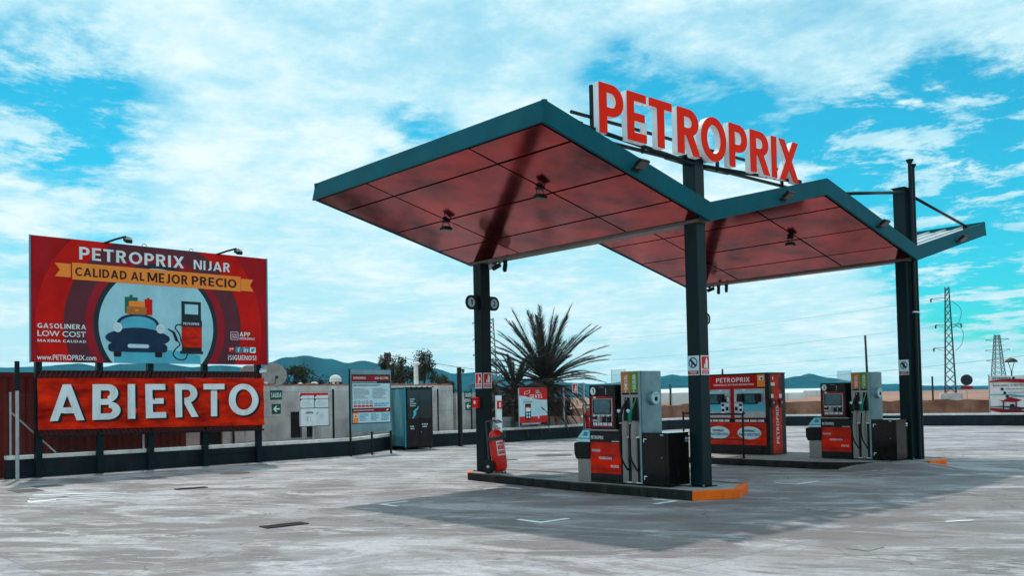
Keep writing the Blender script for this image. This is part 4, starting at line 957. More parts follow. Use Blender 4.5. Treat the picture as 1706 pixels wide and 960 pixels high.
# barriers ---------------------------------------------------------------
def rail(x0, y0, x1, y1, z, label):
    t = thing('guard_rail', label, 'railing', (x0, y0, 0.147))
    d = Vector((x1-x0, y1-y0, 0))
    obj('frame', MB().tube(smooth_path([(0, 0, 0), (0, 0, 1.03), (.02*d.x, .02*d.y, 1.06), (.98*d.x, .98*d.y, 1.06), (d.x, d.y, 1.03), (d.x, d.y, 0)], 3), .026, 8), 'black', t, smooth=True)
    obj('mid_rail', MB().tube([(0, 0, .45), tuple(d+Vector((0, 0, .45)))], .018, 8), 'black', t)
    for p in ((0, 0), (d.x, d.y)): obj('foot_plate', MB().box(p[0]-.05, p[1]-.05, 0, p[0]+.05, p[1]+.05, .01), 'black', t)
rail(-4.22, 6.05, -3.27, 6.08, 1.06, 'black tubular guard rail in front of the cash kiosk')
rail(-5.75, 7.0, -5.75, 7.65, 1.06, 'black tubular guard rail glimpsed left of the middle column')

# wheeled extinguisher ----------------------------------------------------
def wheeled_ext(loc, rz, label, s=1.0):
    t = thing('wheeled_extinguisher', label, 'extinguisher', loc, rz); t.scale = (s, s, s)
    M = Matrix.Rotation(R(-7), 3, 'Y')
    T = lambda p: tuple(M @ Vector(p)+Vector((.02, 0, .0)))
    prof_ = [(.03, .02), (.10, .03), (.14, .09), (.15, .18), (.15, .68), (.135, .77), (.085, .83), (.03, .85)]
    b = MB().lathe(prof_, 24); b.v = [T(v) for v in b.v]
    bo = obj('cylinder', b, 'extinguisher', t, smooth=True)
    b = MB().cyl((0, 0, .80), (0, 0, .90), .028, n=12).box(-.05, -.02, .88, .06, .02, .92).cyl((.05, 0, .86), (.11, 0, .86), .016, n=8); b.v = [T(v) for v in b.v]
    obj('valve', b, 'steel', t)
    hp = []
    for i in range(46):
        a = i/45*2.4*2*math.pi; hp.append(T((.172*math.cos(a), .172*math.sin(a), .74+.03*math.sin(a)-.0016*i)))
    obj('hose', MB().tube(hp, .017, 6), 'plate', t, smooth=True)
    obj('horn', MB().cyl(T((.16, .05, .80)), T((.16, -.03, .60)), .03, .018, 10), 'sign_green', t)
    hd_ = MB().tube(smooth_path([(-.17, -.12, .12), (-.19, -.12, .55), (-.22, -.12, .93), (-.20, -.12, 1.00), (-.06, -.12, 1.01), (.0, -.12, .98)], 5), .014, 6)
    hd_.tube(smooth_path([(-.17, .12, .12), (-.19, .12, .55), (-.22, .12, .93), (-.20, .12, 1.00), (-.06, .12, 1.01), (.0, .12, .98)], 5), .014, 6)
    hd_.tube([(-.0, -.12, .98), (0, .12, .98)], .014, 6); obj('handle', hd_, 'manhole', t, smooth=True)
    obj('axle', MB().cyl((-.15, -.17, .135), (-.15, .17, .135), .014, n=8), 'black', t)
    for s_ in (-1, 1):
        w = obj('wheel', MB().cyl((-.15, s_*.165, .135), (-.15, s_*.215, .135), .135, n=24), 'rubber', t, bevel=.015)
        obj('hub', MB().cyl((-.15, s_*.21, .135), (-.15, s_*.222, .135), .03, n=12), 'galvanised', w)
    obj('skid', MB().tube([(.05, -.08, .10), (.09, -.08, .012), (.09, .08, .012), (.05, .08, .10)], .012, 6), 'black', t)
    lb = MB(); n_ = 7
    for i in range(n_):
        a0, a1 = R(-70+70*i/n_), R(-70+70*(i+1)/n_); r = .1525
        lb.add([T((r*math.cos(a0), r*math.sin(a0), .34)), T((r*math.cos(a1), r*math.sin(a1), .34)), T((r*math.cos(a1), r*math.sin(a1), .62)), T((r*math.cos(a0), r*math.sin(a0), .62))], [(0, 1, 2, 3)])
    lbl = obj('label', lb, 'print_white', t, fix=False)
    lb = MB()
    for (z0, z1) in ((.55, .60), (.45, .54), (.36, .43)):
        for i in range(6):
            a0, a1 = R(-64+60*i/6), R(-64+60*(i+.8)/6); r = .1538
            lb.add([T((r*math.cos(a0), r*math.sin(a0), z0)), T((r*math.cos(a1), r*math.sin(a1), z0)), T((r*math.cos(a1), r*math.sin(a1), z1)), T((r*math.cos(a0), r*math.sin(a0), z1))], [(0, 1, 2, 3)])
    obj('label_print', lb, 'sign_red', lbl, fix=False)
    return t
wheeled_ext((-5.02, -.16, .147), R(25), 'red wheeled fire extinguisher beside the back left column', 1.08)

# ================================================================== BOUNDARY WALL AND FENCE
lw = thing('boundary_wall', 'low dark painted boundary wall with pale concrete coping round the forecourt', 'wall')
WH = 0.46
def seg_frame(a, b):
    a, b = Vector((a[0], a[1], 0)), Vector((b[0], b[1], 0)); d = (b-a); L = d.length; d.normalize(); return a, d, Vector((d.y, -d.x, 0)), L
for i in range(len(WL)-1):
    a, d, nn, L = seg_frame(WL[i], WL[i+1])        # nn points to the forecourt
    q = [a, a+d*L, a+d*L-nn*.18, a-nn*.18]
    obj('wall_panel', MB().prism([(p.x, p.y) for p in q], 'xy', -.02, WH+(.03 if i > 5 else 0)), 'wall_dark', lw)
    npc = max(1, round(L/2.0))
    for j in range(npc):
        s0, s1 = L*j/npc+.004, L*(j+1)/npc-.004; o_ = random.uniform(-.006, .006); zt = WH+(.03 if i > 5 else 0)
        q = [a+d*s0+nn*(.025+o_), a+d*s1+nn*(.025+o_), a+d*s1-nn*.21, a+d*s0-nn*.21]
        obj('coping_slab', MB().prism([(p.x, p.y) for p in q], 'xy', zt+.001, zt+.095+random.uniform(-.004, .004)), 'coping', lw, bevel=.008)
obj('conduit', MB().tube([(-15.27, -2.4, .30), (-15.36, -.2, .33)], .015, 6), 'black', lw)

fe = thing('chain_link_fence', 'galvanised chain link fence standing on the low wall at left', 'fence')
zf0, zf1 = WH+.100, 2.05
def fence_run(p0, p1, posts, diag=None, wr=.0019, wm='manhole'):
    a, d, nn, L = seg_frame(p0, p1); a = a-nn*.10
    mb = MB(); H = zf1-zf0; s = -H
    def bar(s0, z0, s1, z1):
        if s0 < 0: z0 += (z1-z0)*(0-s0)/(s1-s0); s0 = 0
        if s1 > L: z1 = z0+(z1-z0)*(L-s0)/(s1-s0); s1 = L
        if s1-s0 < .01: return
        mb.tube([a+d*s0+Vector((0, 0, z0)), a+d*s1+Vector((0, 0, z1))], wr, 3, False)
    while s < L:
        bar(s, zf0, s+H, zf1); bar(s, zf1, s+H, zf0); s += .085
    for z in (zf0+.03, zf1-.02, (zf0+zf1)/2): mb.tube([a+d*0+Vector((0, 0, z)), a+d*L+Vector((0, 0, z))], .003, 3, False)
    stuff(obj('wire_mesh', mb, wm, fe, fix=False))
    for s, dk, r in posts:
        p = a+d*s; obj('post', MB().cyl((p.x, p.y, zf0), (p.x, p.y, zf1+.05), r, n=8), 'black' if dk else 'galvanised', fe)
    if diag:
        for s0, s1 in diag:
            p, q = a+d*s0+Vector((0, 0, zf1-.45)), a+d*s1+Vector((0, 0, zf0+.02)); obj('stay', MB().cyl(p, q, .022, n=8), 'galvanised', fe)
fence_run(WL[0], WL[1], [(.12, 0, .03), (3.35, 0, .03), (6.3, 0, .03), (9.3, 1, .035)], [(.14, 1.15)])
fence_run(WL[1], WL[2], [(1.5, 0, .03)], wr=.0014, wm='timber')
fence_run(WL[2], WL[3], [(.2, 1, .03), (2.3, 1, .03)], wr=.0014, wm='timber')
fence_run(WL[3], WL[4], [(.2, 1, .03), (2.7, 0, .03), (5.3, 0, .045)], wr=.0014, wm='timber')
tp = thing('gate_post', 'pale galvanised gate post standing at the left end of the low wall', 'post', (-14.45, -7.02, 0))
obj('tube', MB().cyl((0, 0, 0), (0, 0, 2.12), .042, n=12), 'galvanised', tp); obj('dark_sleeve', MB().cyl((0, 0, 2.121), (0, 0, 2.82), .055, n=12), 'column', tp)
for x, y, z0, z1, r, who in ((-16.95, 30.1, .5, 2.25, .035, 'behind the far wall right of the kiosk'), (-16.9, 47.7, -.03, 2.56, .06, 'behind the far wall, right of the far right column')):
    o = obj('fence_post', MB().cyl((0, 0, 0), (0, 0, z1-z0), r, n=8).cyl((0, 0, z1-z0), (0, 0, z1-z0+.03), r*.6, n=8), 'timber', None, (x, y, z0)); tag(o, 'thin dark post '+who, 'post')

# ================================================================== BILLBOARD
bbA = Vector((-14.81, -6.628, 0)); BRZ = math.atan2(5.94, -0.30)
bb = thing('billboard', 'large red billboard with orange ribbon, car and pump picture on five posts', 'billboard', bbA, BRZ)
BW, BZ0, BZ1 = 6.38, 2.822, 5.925
obj('panel', MB().box(0, 0, BZ0, BW, .05, BZ1), 'print_red', bb)
obj('panel_edge', MB().box(BW+.0005, -.012, BZ0-.01, BW+.035, .06, BZ1+.01).box(-.02, -.012, BZ0-.01, -.0005, .06, BZ1+.01), 'print_cyan', bb)
for x in (.20, 1.66, 2.97, 4.50, 6.14):
    obj('post', MB().box(x-.075, .06, 0, x+.075, .21, 5.7), 'column', bb, bevel=.005)
Z = lambda z: BZ0+z
cc = (3.152, .98)
def disc(r, y, m_, name): flat(bb, name, clip(ellipse(cc[0], BZ0+cc[1], r, r, 72), .002, BZ0+.002, BW-.002, BZ1-.002), y, m_)
disc(3.05, -.003, 'print_red_bright', 'print_halo'); disc(2.40, -.005, 'print_maroon', 'print_ring'); disc(1.90, -.007, 'print_crimson', 'print_ring'); disc(1.685, -.009, 'print_navy', 'print_ring'); disc(1.555, -.011, 'print_sky', 'print_disc')
# pale ground wash inside the disc
flat(bb, 'print_floor', clip(ellipse(cc[0], BZ0-.35, 1.9, .72, 40), cc[0]-1.17, BZ0+.003, cc[0]+1.17, BZ1), -.0125, 'print_glass')
# ribbon
flat(bb, 'ribbon_tail', [(.55, Z(2.13)), (.93, Z(2.13)), (.93, Z(2.47)), (.55, Z(2.47)), (.67, Z(2.30))], -.014, 'print_orange')
flat(bb, 'ribbon_tail', [(5.95, Z(2.11)), (5.56, Z(2.11)), (5.56, Z(2.455)), (5.95, Z(2.455)), (5.84, Z(2.28))], -.014, 'print_orange')
flat(bb, 'ribbon', rect(.96, Z(2.085), 5.55, Z(2.51)), -.016, 'print_orange')
def bl(s, x0, z0, x1, z1, m_, b=.03, y=-.019): lettering(bb, s, (x0, Z(z0), x1, Z(z1)), y, m_, b)
bl('PETROPRIX', 1.13, 2.605, 3.87, 2.925, 'print_white', .035)
bl('NIJAR', 4.15, 2.61, 5.225, 2.87, 'print_white', .035)
bl('CALIDAD AL', 1.03, 2.18, 2.78, 2.40, 'print_black', .022); bl('MEJOR', 2.865, 2.165, 3.975, 2.42, 'print_black', .040); bl('PRECIO', 4.09, 2.175, 5.42, 2.42, 'print_black', .040)
bl('GASOLINERA', .145, .835, 1.285, .955, 'print_white', .012); bl('LOW COST', .145, .635, 1.285, .775, 'print_white', .020); bl('MAXIMA CALIDAD', .145, .495, 1.285, .560, 'print_white', .012)
bl('www.PETROPRIX.com', .13, .055, 1.535, .185, 'print_white', .018)
obj('app_icon', MB().prism(rrect(5.22, Z(.695), 5.465, Z(.93), .04), 'xz', -.015, -.018), 'print_pale', bb)
obj('app_icon_field', MB().prism(rrect(5.235, Z(.71), 5.45, Z(.915), .03), 'xz', -.0185, -.0195), 'print_crimson', bb)
bl('PETRO', 5.255, .82, 5.43, .865, 'print_pale', .02, -.022); bl('PRIX', 5.255, .745, 5.43, .80, 'print_pale', .03, -.022)
bl('APP', 5.50, .80, 5.83, .925, 'print_white', .035); bl('PETROPRIX', 5.50, .705, 5.975, .770, 'print_white', .012)
for i, (m_, s, c) in enumerate((('print_red_bright', 'g+', 'print_white'), ('print_cyan', 'f', 'print_white'), ('print_cyan', 'in', 'print_white'), ('print_white', '', 'print_cyan'))):
    x = 5.145+.222*i; obj('social_icon', MB().prism(rrect(x, Z(.335), x+.19, Z(.50), .03), 'xz', -.015, -.018), m_, bb)
    if s: bl(s, x+(.06 if s == 'f' else .03), .355, x+(.135 if s == 'f' else .165), .48, c, .02, -.022)
    else: flat(bb, 'bird_mark', [(x+.03, Z(.37)), (x+.09, Z(.365)), (x+.145, Z(.41)), (x+.165, Z(.46)), (x+.12, Z(.475)), (x+.085, Z(.44)), (x+.04, Z(.47)), (x+.05, Z(.41))], -.022, c)
bl('¡SÍGUENOS!', 5.14, .125, 6.01, .262, 'print_white', .018)
# plain blue car seen from the front, luggage on the roof
ca = (2.60,)
flat(bb, 'printed_suitcase', rect(2.265, Z(1.30), 2.60, Z(1.73)), -.0135, 'print_green'); flat(bb, 'printed_handle', rect(2.385, Z(1.73), 2.47, Z(1.785)), -.0135, 'print_green')
flat(bb, 'printed_suitcase', rect(2.78, Z(1.28), 2.99, Z(1.70)), -.0145, 'sign_red'); flat(bb, 'printed_handle', rect(2.85, Z(1.70), 2.92, Z(1.74)), -.0145, 'sign_red')
flat(bb, 'printed_suitcase', rrect(2.37, Z(1.45), 2.79, Z(1.63), .04), -.0150, 'print_orange')
flat(bb, 'printed_suitcase', rrect(2.31, Z(1.28), 2.83, Z(1.49), .04), -.0165, 'print_brown'); flat(bb, 'printed_handle', rect(2.53, Z(1.36), 2.62, Z(1.42)), -.018, 'print_orange')
flat(bb, 'printed_tyre', rrect(1.97, Z(.16), 2.17, Z(.45), .05), -.0140, 'print_black'); flat(bb, 'printed_tyre', rrect(3.05, Z(.16), 3.25, Z(.45), .05), -.0140, 'print_black')
flat(bb, 'printed_roof', [(2.06, Z(.95))]+ellipse(2.61, Z(1.02), .56, .28, 24, 180, 0)[0:24]+[(3.18, Z(.95)), (3.10, Z(.80)), (2.12, Z(.80))], -.0150, 'print_blue')
flat(bb, 'printed_windscreen', [(2.12, Z(.88))]+ellipse(2.61, Z(1.0), .485, .235, 24, 180, 0)+[(3.10, Z(.88))], -.0170, 'print_glass')
flat(bb, 'printed_body', ellipse(2.61, Z(.66), .85, .24, 40), -.0175, 'print_blue'); flat(bb, 'printed_bonnet', ellipse(2.61, Z(.78), .60, .155, 32), -.0180, 'print_blue')
flat(bb, 'printed_bumper', rrect(1.83, Z(.29), 3.39, Z(.52), .10), -.0185, 'print_blue')
for x in (2.075, 3.205):
    flat(bb, 'printed_headlamp', ellipse(x, Z(.925), .115, .125, 24), -.0195, 'print_white'); flat(bb, 'printed_lamp_glass', ellipse(x, Z(.925), .085, .095, 24), -.0210, 'print_pale')
flat(bb, 'printed_grille', rrect(2.33, Z(.40), 2.89, Z(.50), .04), -.0200, 'print_pale')
# printed pump
flat(bb, 'printed_pump_base', rect(3.74, Z(.27), 4.40, Z(.35)), -.0140, 'print_navy'); flat(bb, 'printed_pump_foot', rect(3.79, Z(.35), 4.36, Z(.45)), -.0145, 'print_black')
flat(bb, 'printed_pump_panel', rect(3.79, Z(.45), 4.37, Z(1.01)), -.0140, 'pump_red'); flat(bb, 'printed_pump_band', rect(3.785, Z(1.01), 4.375, Z(1.20)), -.0150, 'print_navy')
flat(bb, 'printed_pump_head', rect(3.79, Z(1.20), 4.35, Z(1.71)), -.0140, 'print_navy'); flat(bb, 'printed_pump_screen', rect(3.885, Z(1.36), 4.265, Z(1.63)), -.0165, 'print_sky')
bl('PETROPRIX', 3.84, 1.065, 4.30, 1.13, 'print_white', .012, -.0175)
hp = smooth_path([(3.79, -.016, Z(1.06)), (3.66, -.016, Z(1.05)), (3.62, -.016, Z(.95)), (3.73, -.016, Z(.80)), (3.80, -.016, Z(.55)), (3.94, -.016, Z(.30)), (3.88, -.016, Z(.13)), (3.68, -.016, Z(.12)), (3.55, -.016, Z(.25)), (3.62, -.016, Z(.40)), (3.74, -.016, Z(.52)), (3.66, -.016, Z(.64))], 6)
mb = MB()
for p, q in zip(hp, hp[1:]):
    d = (q-p).normalized(); e = Vector((-d.z, 0, d.x))*.018; mb.add([p-e, q-e, q+e, p+e], [(0, 1, 2, 3)])
obj('printed_hose', mb, 'print_navy', bb, fix=False)
flat(bb, 'printed_nozzle', [(3.62, Z(.60)), (3.70, Z(.62)), (3.60, Z(.86)), (3.42, Z(.95)), (3.40, Z(.925)), (3.53, Z(.83))], -.0190, 'print_black')
# sign lamps along the top
def sign_lamp(x, label):
    p = bb.matrix_basis @ Vector((x, 0, BZ1))
    t = thing('billboard_lamp', label, 'lamp', p, BRZ)
    obj('arm', MB().tube([(-.36, .02, -.02), (-.16, -.22, .07), (.02, -.42, .13)], .028, 8), 'black', t)
    obj('lamp_head', MB().obox((.05, -.46, .03), (.17, .22, .10), Matrix.Rotation(R(25), 3, 'X')), 'black', t, bevel=.02)
    obj('bracket', MB().tube([(-.0, -.42, .13), (.17, -.43, .11), (.17, -.45, -.02)], .008, 6), 'black', t)
sign_lamp(2.12, 'black lamp on an arm over the top of the billboard, left one'); sign_lamp(5.20, 'black lamp on an arm over the top of the billboard, right one')
for x in (2.80, 4.10):
    pts = [(x+.06*math.cos(R(a)), .02, BZ1+.07*math.sin(R(a))) for a in range(0, 181, 20)]; obj('lifting_loop', MB().tube(pts, .008, 6), 'black', bb)

# ABIERTO banner laced to the posts below
bn = thing('open_banner', 'red vinyl ABIERTO banner laced between the billboard posts', 'banner', bbA, BRZ)
def wav(x, z): return -.05+.018*math.sin(x*2.3+z*3)+.012*math.sin(z*9+x*1.3)+.02*math.sin(x*.7)*(z-1.7)
mb = MB(); nx, nz2 = 70, 22
for j in range(nz2+1):
    for i in range(nx+1):
        x = .13+6.10*i/nx; zb = 1.17-.09*i/nx; z = zb+(2.43-zb)*j/nz2; mb.v.append((x, wav(x, z), z))
for j in range(nz2):
    for i in range(nx): mb.f.append((j*(nx+1)+i, j*(nx+1)+i+1, (j+1)*(nx+1)+i+1, (j+1)*(nx+1)+i))
obj('vinyl', mb, 'banner_red', bn, smooth=True, fix=False)
def on_vinyl(m, off):
    me_ = m; me_.v = [(x, wav(x, z)-off, z) for x, y, z in m.v]; return me_
for ch, a, b in (('A', .39, 1.22), ('B', 1.41, 2.10), ('I', 2.29, 2.485), ('E', 2.755, 3.30), ('R', 3.56, 4.22), ('T', 4.36, 4.985), ('O', 5.10, 6.035)):
    obj('letter_shadow', on_vinyl(fit(ch, (a+.065, 1.325, b+.075, 2.235), 0, .055), .022), 'print_black', bn, fix=False)
    obj('letter', on_vinyl(fit(ch, (a, 1.372, b, 2.272), 0, .045), .034), 'print_white', bn, fix=False)
for (z0, z1, za, zb) in ((2.60, 2.60, 2.44, 2.44), (1.02, .94, 1.165, 1.085)):
    obj('lacing_bar', MB().tube([(.10, .02, z0), (6.25, .02, z1)], .028, 6), 'column', bn)
    mb = MB(); nlc = 52
    for i in range(nlc):
        t = (i+.2)/nlc; t2 = (i+.9)/nlc; x = .14+6.05*t; x2 = .14+6.05*t2
        mb.tube([(x, -.03, za+(zb-za)*t), (x2, .0, z0+(z1-z0)*t2)], .016, 4)
    obj('lacing', mb, 'lacing', bn)
    mb = MB()
    mb.add([(.13, .06, za), (6.23, .06, zb), (6.23, .06, z1), (.13, .06, z0)], [(0, 1, 2, 3)])
    obj('hem', mb, 'lacing', bn, fix=False)
bc = bb.matrix_basis @ Vector((6.18, -.03, 2.70))
cctv(tuple(bc), R(140), R(-10), 'white security camera on the right billboard post', .04, white=True)

# ================================================================== BEHIND THE WALL, LEFT
# shipping container
a, d, nn, L = seg_frame((-15.95, -15.4), (-16.35, -2.2))
rzc = math.atan2(d.y, d.x)
ct = thing('shipping_container', 'dark red corrugated shipping container behind the fence', 'container', a, rzc)
mb = MB(); x = .12; prof_c = []
while x < L-.12:
    prof_c += [(x, 0), (x+.07, 0), (x+.10, .036), (x+.17, .036)]; x += .20
prof_c += [(L-.12, 0)]
pc = [(p[0], p[1]) for p in prof_c]; n = len(pc)
for z in (.16, 2.50):
    for p in pc: mb.v.append((p[0], p[1], z))
for i in range(n-1): mb.f.append((i, i+1, n+i+1, n+i))
obj('corrugated_side', mb, 'container_red', ct, fix=False)
obj('shell', MB().box(.10, .05, .10, L-.10, 2.40, 2.55), 'container_red', ct)
obj('top_rail', MB().box(0, -.02, 2.501, L, .06, 2.62), 'container_red', ct); obj('bottom_rail', MB().box(0, -.02, .0, L, .06, .159), 'container_red', ct)
for x in (0, L-.14): obj('corner_post', MB().box(x, -.025, .16, x+.14, .08, 2.50), 'container_red', ct)
lettering(ct, '2', (12.10, .95, 12.22, 1.06), -.006, 'print_white', .03); lettering(ct, '0', (12.10, .72, 12.24, .90), -.006, 'print_white', .03)

# white rendered building
a, d, nn, L = seg_frame((-17.0, -3.0), (-19.0, 9.6)); rzb = math.atan2(d.y, d.x)
wb = thing('rendered_building', 'long low white rendered building with stained walls behind the fence', 'building', a, rzb)
def wall_with_holes(L, z0, z1, holes, th=.18):
    xs = sorted({1.08, L} | {h[0] for h in holes} | {h[2] for h in holes}); zs = sorted({z0, z1} | {h[1] for h in holes} | {h[3] for h in holes}); m = MB()
    for i in range(len(xs)-1):
        for j in range(len(zs)-1):
            cx_, cz_ = (xs[i]+xs[i+1])/2, (zs[j]+zs[j+1])/2
            if any(h[0] < cx_ < h[2] and h[1] < cz_ < h[3] for h in holes): continue
            m.box(xs[i], 0, zs[j], xs[i+1], th, zs[j+1])
    return m
holes = [(1.62, .40, 2.40, 1.25), (4.95, .55, 5.40, 1.40), (5.60, .55, 5.95, 1.10)]
obj('wall', wall_with_holes(L, -.05, 2.26, holes), 'stucco', wb)
obj('side_wall', MB().box(1.08, .19, -.05, 1.26, 5.0, 2.09).box(L+.0005, .19, -.05, L+.18, 5.0, 2.2), 'stucco', wb)
obj('roof_slab', MB().box(1.08, .20, 2.10, L, 5.0, 2.2), 'coping', wb)
for i, h in enumerate(holes):
    w = obj('window', MB().box(h[0], .10, h[1], h[2], .13, h[3]), 'shutter', wb)
    fr_ = MB(); fr_.box(h[0], .07, h[1], h[0]+.04, .099, h[3]); fr_.box(h[2]-.04, .07, h[1], h[2], .099, h[3]); fr_.box((h[0]+h[2])/2-.02, .07, h[1], (h[0]+h[2])/2+.02, .099, h[3])
    obj('frame', fr_, 'black', w); br_ = MB()
    for q in range(5): xx = h[0]+(h[2]-h[0])*(q+.5)/5; br_.cyl((xx, -.03, h[1]-.03), (xx, -.03, h[3]+.03), .010, n=5)
    obj('grille', br_, 'black', w)
obj('weathered_patch', MB().prism([(1.55, .40), (1.75, .30), (2.1, .37), (2.5, .33), (2.52, .44), (1.6, .45)], 'xz', -.012, -.001), 'terracotta', wb)
mb = MB(); x = 1.08
while x < L-.1:
    w = random.uniform(.22, .45); mb.box(x, .01+random.uniform(0, .02), 2.261, min(x+w, L)-.01, .20, 2.30+random.uniform(0, .05)); x += w
obj('parapet_tile', mb, 'terracotta', wb)
lump = MB()
for q in range(9):
    xx = random.uniform(1.3, 6.5); r = random.uniform(.06, .15); lump.lathe([(r, 0), (r*.9, r*.4), (r*.4, r*.7)], 7, (xx, .12, 2.32))
obj('parapet_rubble', lump, 'coping', wb)
obj('downpipe', MB().cyl((2.75, -.06, .2), (2.75, -.06, 2.2), .035, n=8), 'black', wb)
obj('vent_cowl', MB().lathe([(.17, 0), (.17, .20), (.21, .21), (.20, .33), (.14, .41), (.04, .45)], 16, (7.15, .35, 2.20)), 'white_plaster', wb)
mb = MB()
for q in range(8):
    an = R(45*q); mb.box(7.15+.175*math.cos(an)-.02, .35+.225*math.sin(an)-.02, 2.22, 7.15+.175*math.cos(an)+.02, .35+.225*math.sin(an)+.02, 2.39)
obj('cowl_opening', mb, 'shutter', wb)
obj('chimney_pipe', MB().cyl((11.3, .55, 2.2), (11.3, .55, 3.05), .085, n=12).lathe([(.09, 0), (.17, .04), (.17, .09), (.05, .13)], 12, (11.3, .55, 3.05)), 'white_plaster', wb)
lo_wall = obj('yard_wall', MB().box(0, 0, 0, 3.6, .2, 1.93).box(0, -.02, 1.931, 3.6, .22, 1.98), 'stucco', None, (-19.05, 9.8, -.03)); lo_wall.rotation_euler.z = R(96); tag(lo_wall, 'lower white yard wall continuing right of the rendered building', 'wall')

def dish(loc, rz, r, label):
    t = thing('satellite_dish', label, 'satellite dish', loc, rz, 'satellite dishes on the roof')
    m = MB(); prof_ = [(r*q/6, .22*r*(q/6)**2) for q in range(0, 7)]; prof_[0] = (.002, 0)
    m.lathe(prof_, 24); m.f = m.f[:-1]
    Mx = Matrix.Rotation(R(75), 3, 'X'); m.v = [tuple(Mx @ Vector(v)+Vector((0, 0, .42))) for v in m.v]
    o = obj('reflector', m, 'dish', t, smooth=True); sd = o.modifiers.new('s', 'SOLIDIFY'); sd.thickness = .015
    obj('feed_arm', MB().tube([(0, -.05, .42-r*.8), (0, -.38, .35)], .012, 6).box(-.04, -.44, .31, .04, -.36, .40), 'timber', t)
    obj('mast', MB().cyl((0, .08, 0), (0, .08, .45), .025, n=8), 'timber', t)
dish((-17.75, .42, 2.20), R(75), .30, 'satellite dish peeking out behind the right billboard post'); dish((-17.85, 1.35, 2.18), R(75), .40, 'larger grey satellite dish on the roof right of the billboard')

# exit signs and notice on the fence
def exit_signs(loc, rz, label, label2, posts=None):
    t = thing('exit_sign', label, 'sign', loc, rz, 'exit signs')
    obj('board', MB().box(-.20, -.012, .0, .20, 0, .28), 'sign_green', t); lettering(t, 'SALIDA', (-.17, .07, .17, .21), -.015, 'print_white', .015)
    t2 = thing('arrow_sign', label2, 'sign', Vector(loc)+Vector((0, 0, -.42)), rz, 'arrow signs')
    obj('board', MB().box(-.15, -.012, .0, .15, 0, .30), 'sign_green', t2)
    obj('arrow', MB().sheet([(-.11, .15), (-.02, .24), (.03, .24), (-.035, .17), (.11, .17), (.11, .13), (-.035, .13), (.03, .06), (-.02, .06)], 'xz', -.015), 'print_white', t2, fix=False)
exit_signs((-15.35, .12, 1.80), R(93), 'green SALIDA exit sign on the fence right of the billboard', 'green left arrow sign below the exit sign right of the billboard')
nb = thing('notice_board', 'white notice board with red heading on the fence before the rendered building', 'notice board', (-15.45, 1.45, 0), R(93))
obj('backboard', MB().box(-.52, 0, .98, .52, .03, 2.0), 'print_white', nb); obj('post', MB().cyl((.0, .07, .53), (.0, .07, 1.9), .035, n=8), 'galvanised', nb)
flat(nb, 'heading', rect(-.50, 1.92, .50, 1.99), -.004, 'sign_red'); gr = MB()
gr.sheet(rect(-.51, 1.80, .51, 1.815), 'xz', -.005).sheet(rect(-.51, 1.52, .51, 1.54), 'xz', -.005).sheet(rect(-.012, 1.54, .012, 1.92), 'xz', -.005).sheet(rect(-.52, .98, -.505, 1.92), 'xz', -.005).sheet(rect(.505, .98, .52, 1.92), 'xz', -.005).sheet(rect(-.52, .965, .52, .985), 'xz', -.005)
for x in (-.50, .015): gr.sheet([(x, 1.92), (x+.07, 1.92), (x, 1.86)], 'xz', -.005); gr.sheet([(x, 1.80), (x+.06, 1.80), (x, 1.75)], 'xz', -.005)
obj('grid_line', gr, 'print_navy', nb, fix=False); fine_print(nb, (-.42, 1.60, -.08, 1.74), -.006, 'print_pale', 4, 3); fine_print(nb, (.08, 1.60, .42, 1.74), -.006, 'print_pale', 4, 4)
pl_ = MB().sheet([(-.33, 1.39), (-.26, 1.43), (-.10, 1.43), (-.04, 1.39), (-.04, 1.36), (-.33, 1.36)], 'xz', -.006).sheet([(.05, 1.34), (.12, 1.43), (.14, 1.41), (.08, 1.33)], 'xz', -.006).sheet(rect(-.26, 1.12, -.24, 1.28), 'xz', -.006).sheet(rect(-.16, 1.14, -.13, 1.17), 'xz', -.006).sheet(rect(-.16, 1.22, -.13, 1.25), 'xz', -.006)
obj('plan_drawing', pl_, 'print_grey', nb, fix=False); fine_print(nb, (.20, 1.22, .36, 1.36), -.006, 'print_pale', 5, 6)

# information board
ib = thing('information_board', 'station information board with red header and telephone number on dark posts', 'notice board', (-15.06, 2.50, 0), R(95))
IW = 1.60
for x in (0, IW*.52, IW): obj('post', MB().box(x-.025, .02, 0, x+.025, .07, 2.72 if x != IW*.52 else 1.0), 'black', ib)
obj('back_panel', MB().box(.0, .0, .74, IW, .015, 2.70), 'steel_side', ib)
flat(ib, 'poster', rect(.03, 1.0, IW-.03, 2.55), -.004, 'print_navy')
flat(ib, 'header', rect(.05, 2.36, IW-.05, 2.51), -.007, 'print_crimson'); lettering(ib, 'PETROPRIX', (.10, 2.40, .58, 2.47), -.010, 'print_white', .02); lettering(ib, '636', (.94, 2.40, 1.10, 2.47), -.010, 'print_white', .02); lettering(ib, '423', (1.13, 2.40, 1.29, 2.47), -.010, 'print_white', .02); lettering(ib, '795', (1.32, 2.40, 1.48, 2.47), -.010, 'print_white', .02)
fine_print(ib, (.05, 2.285, IW-.25, 2.325), -.007, 'print_white', 1, 11)
flat(ib, 'rules_sheet', rect(.055, 1.49, IW-.055, 2.265), -.007, 'print_pale'); fine_print(ib, (.09, 2.17, IW-.10, 2.24), -.010, 'print_blue', 2, 12)
fine_print(ib, (.10, 1.78, .76, 2.12), -.010, 'print_grey', 8, 13); fine_print(ib, (.84, 1.78, IW-.08, 2.12), -.010, 'print_grey', 8, 14); fine_print(ib, (.90, 1.53, IW-.1, 1.66), -.010, 'print_cyan', 2, 15)
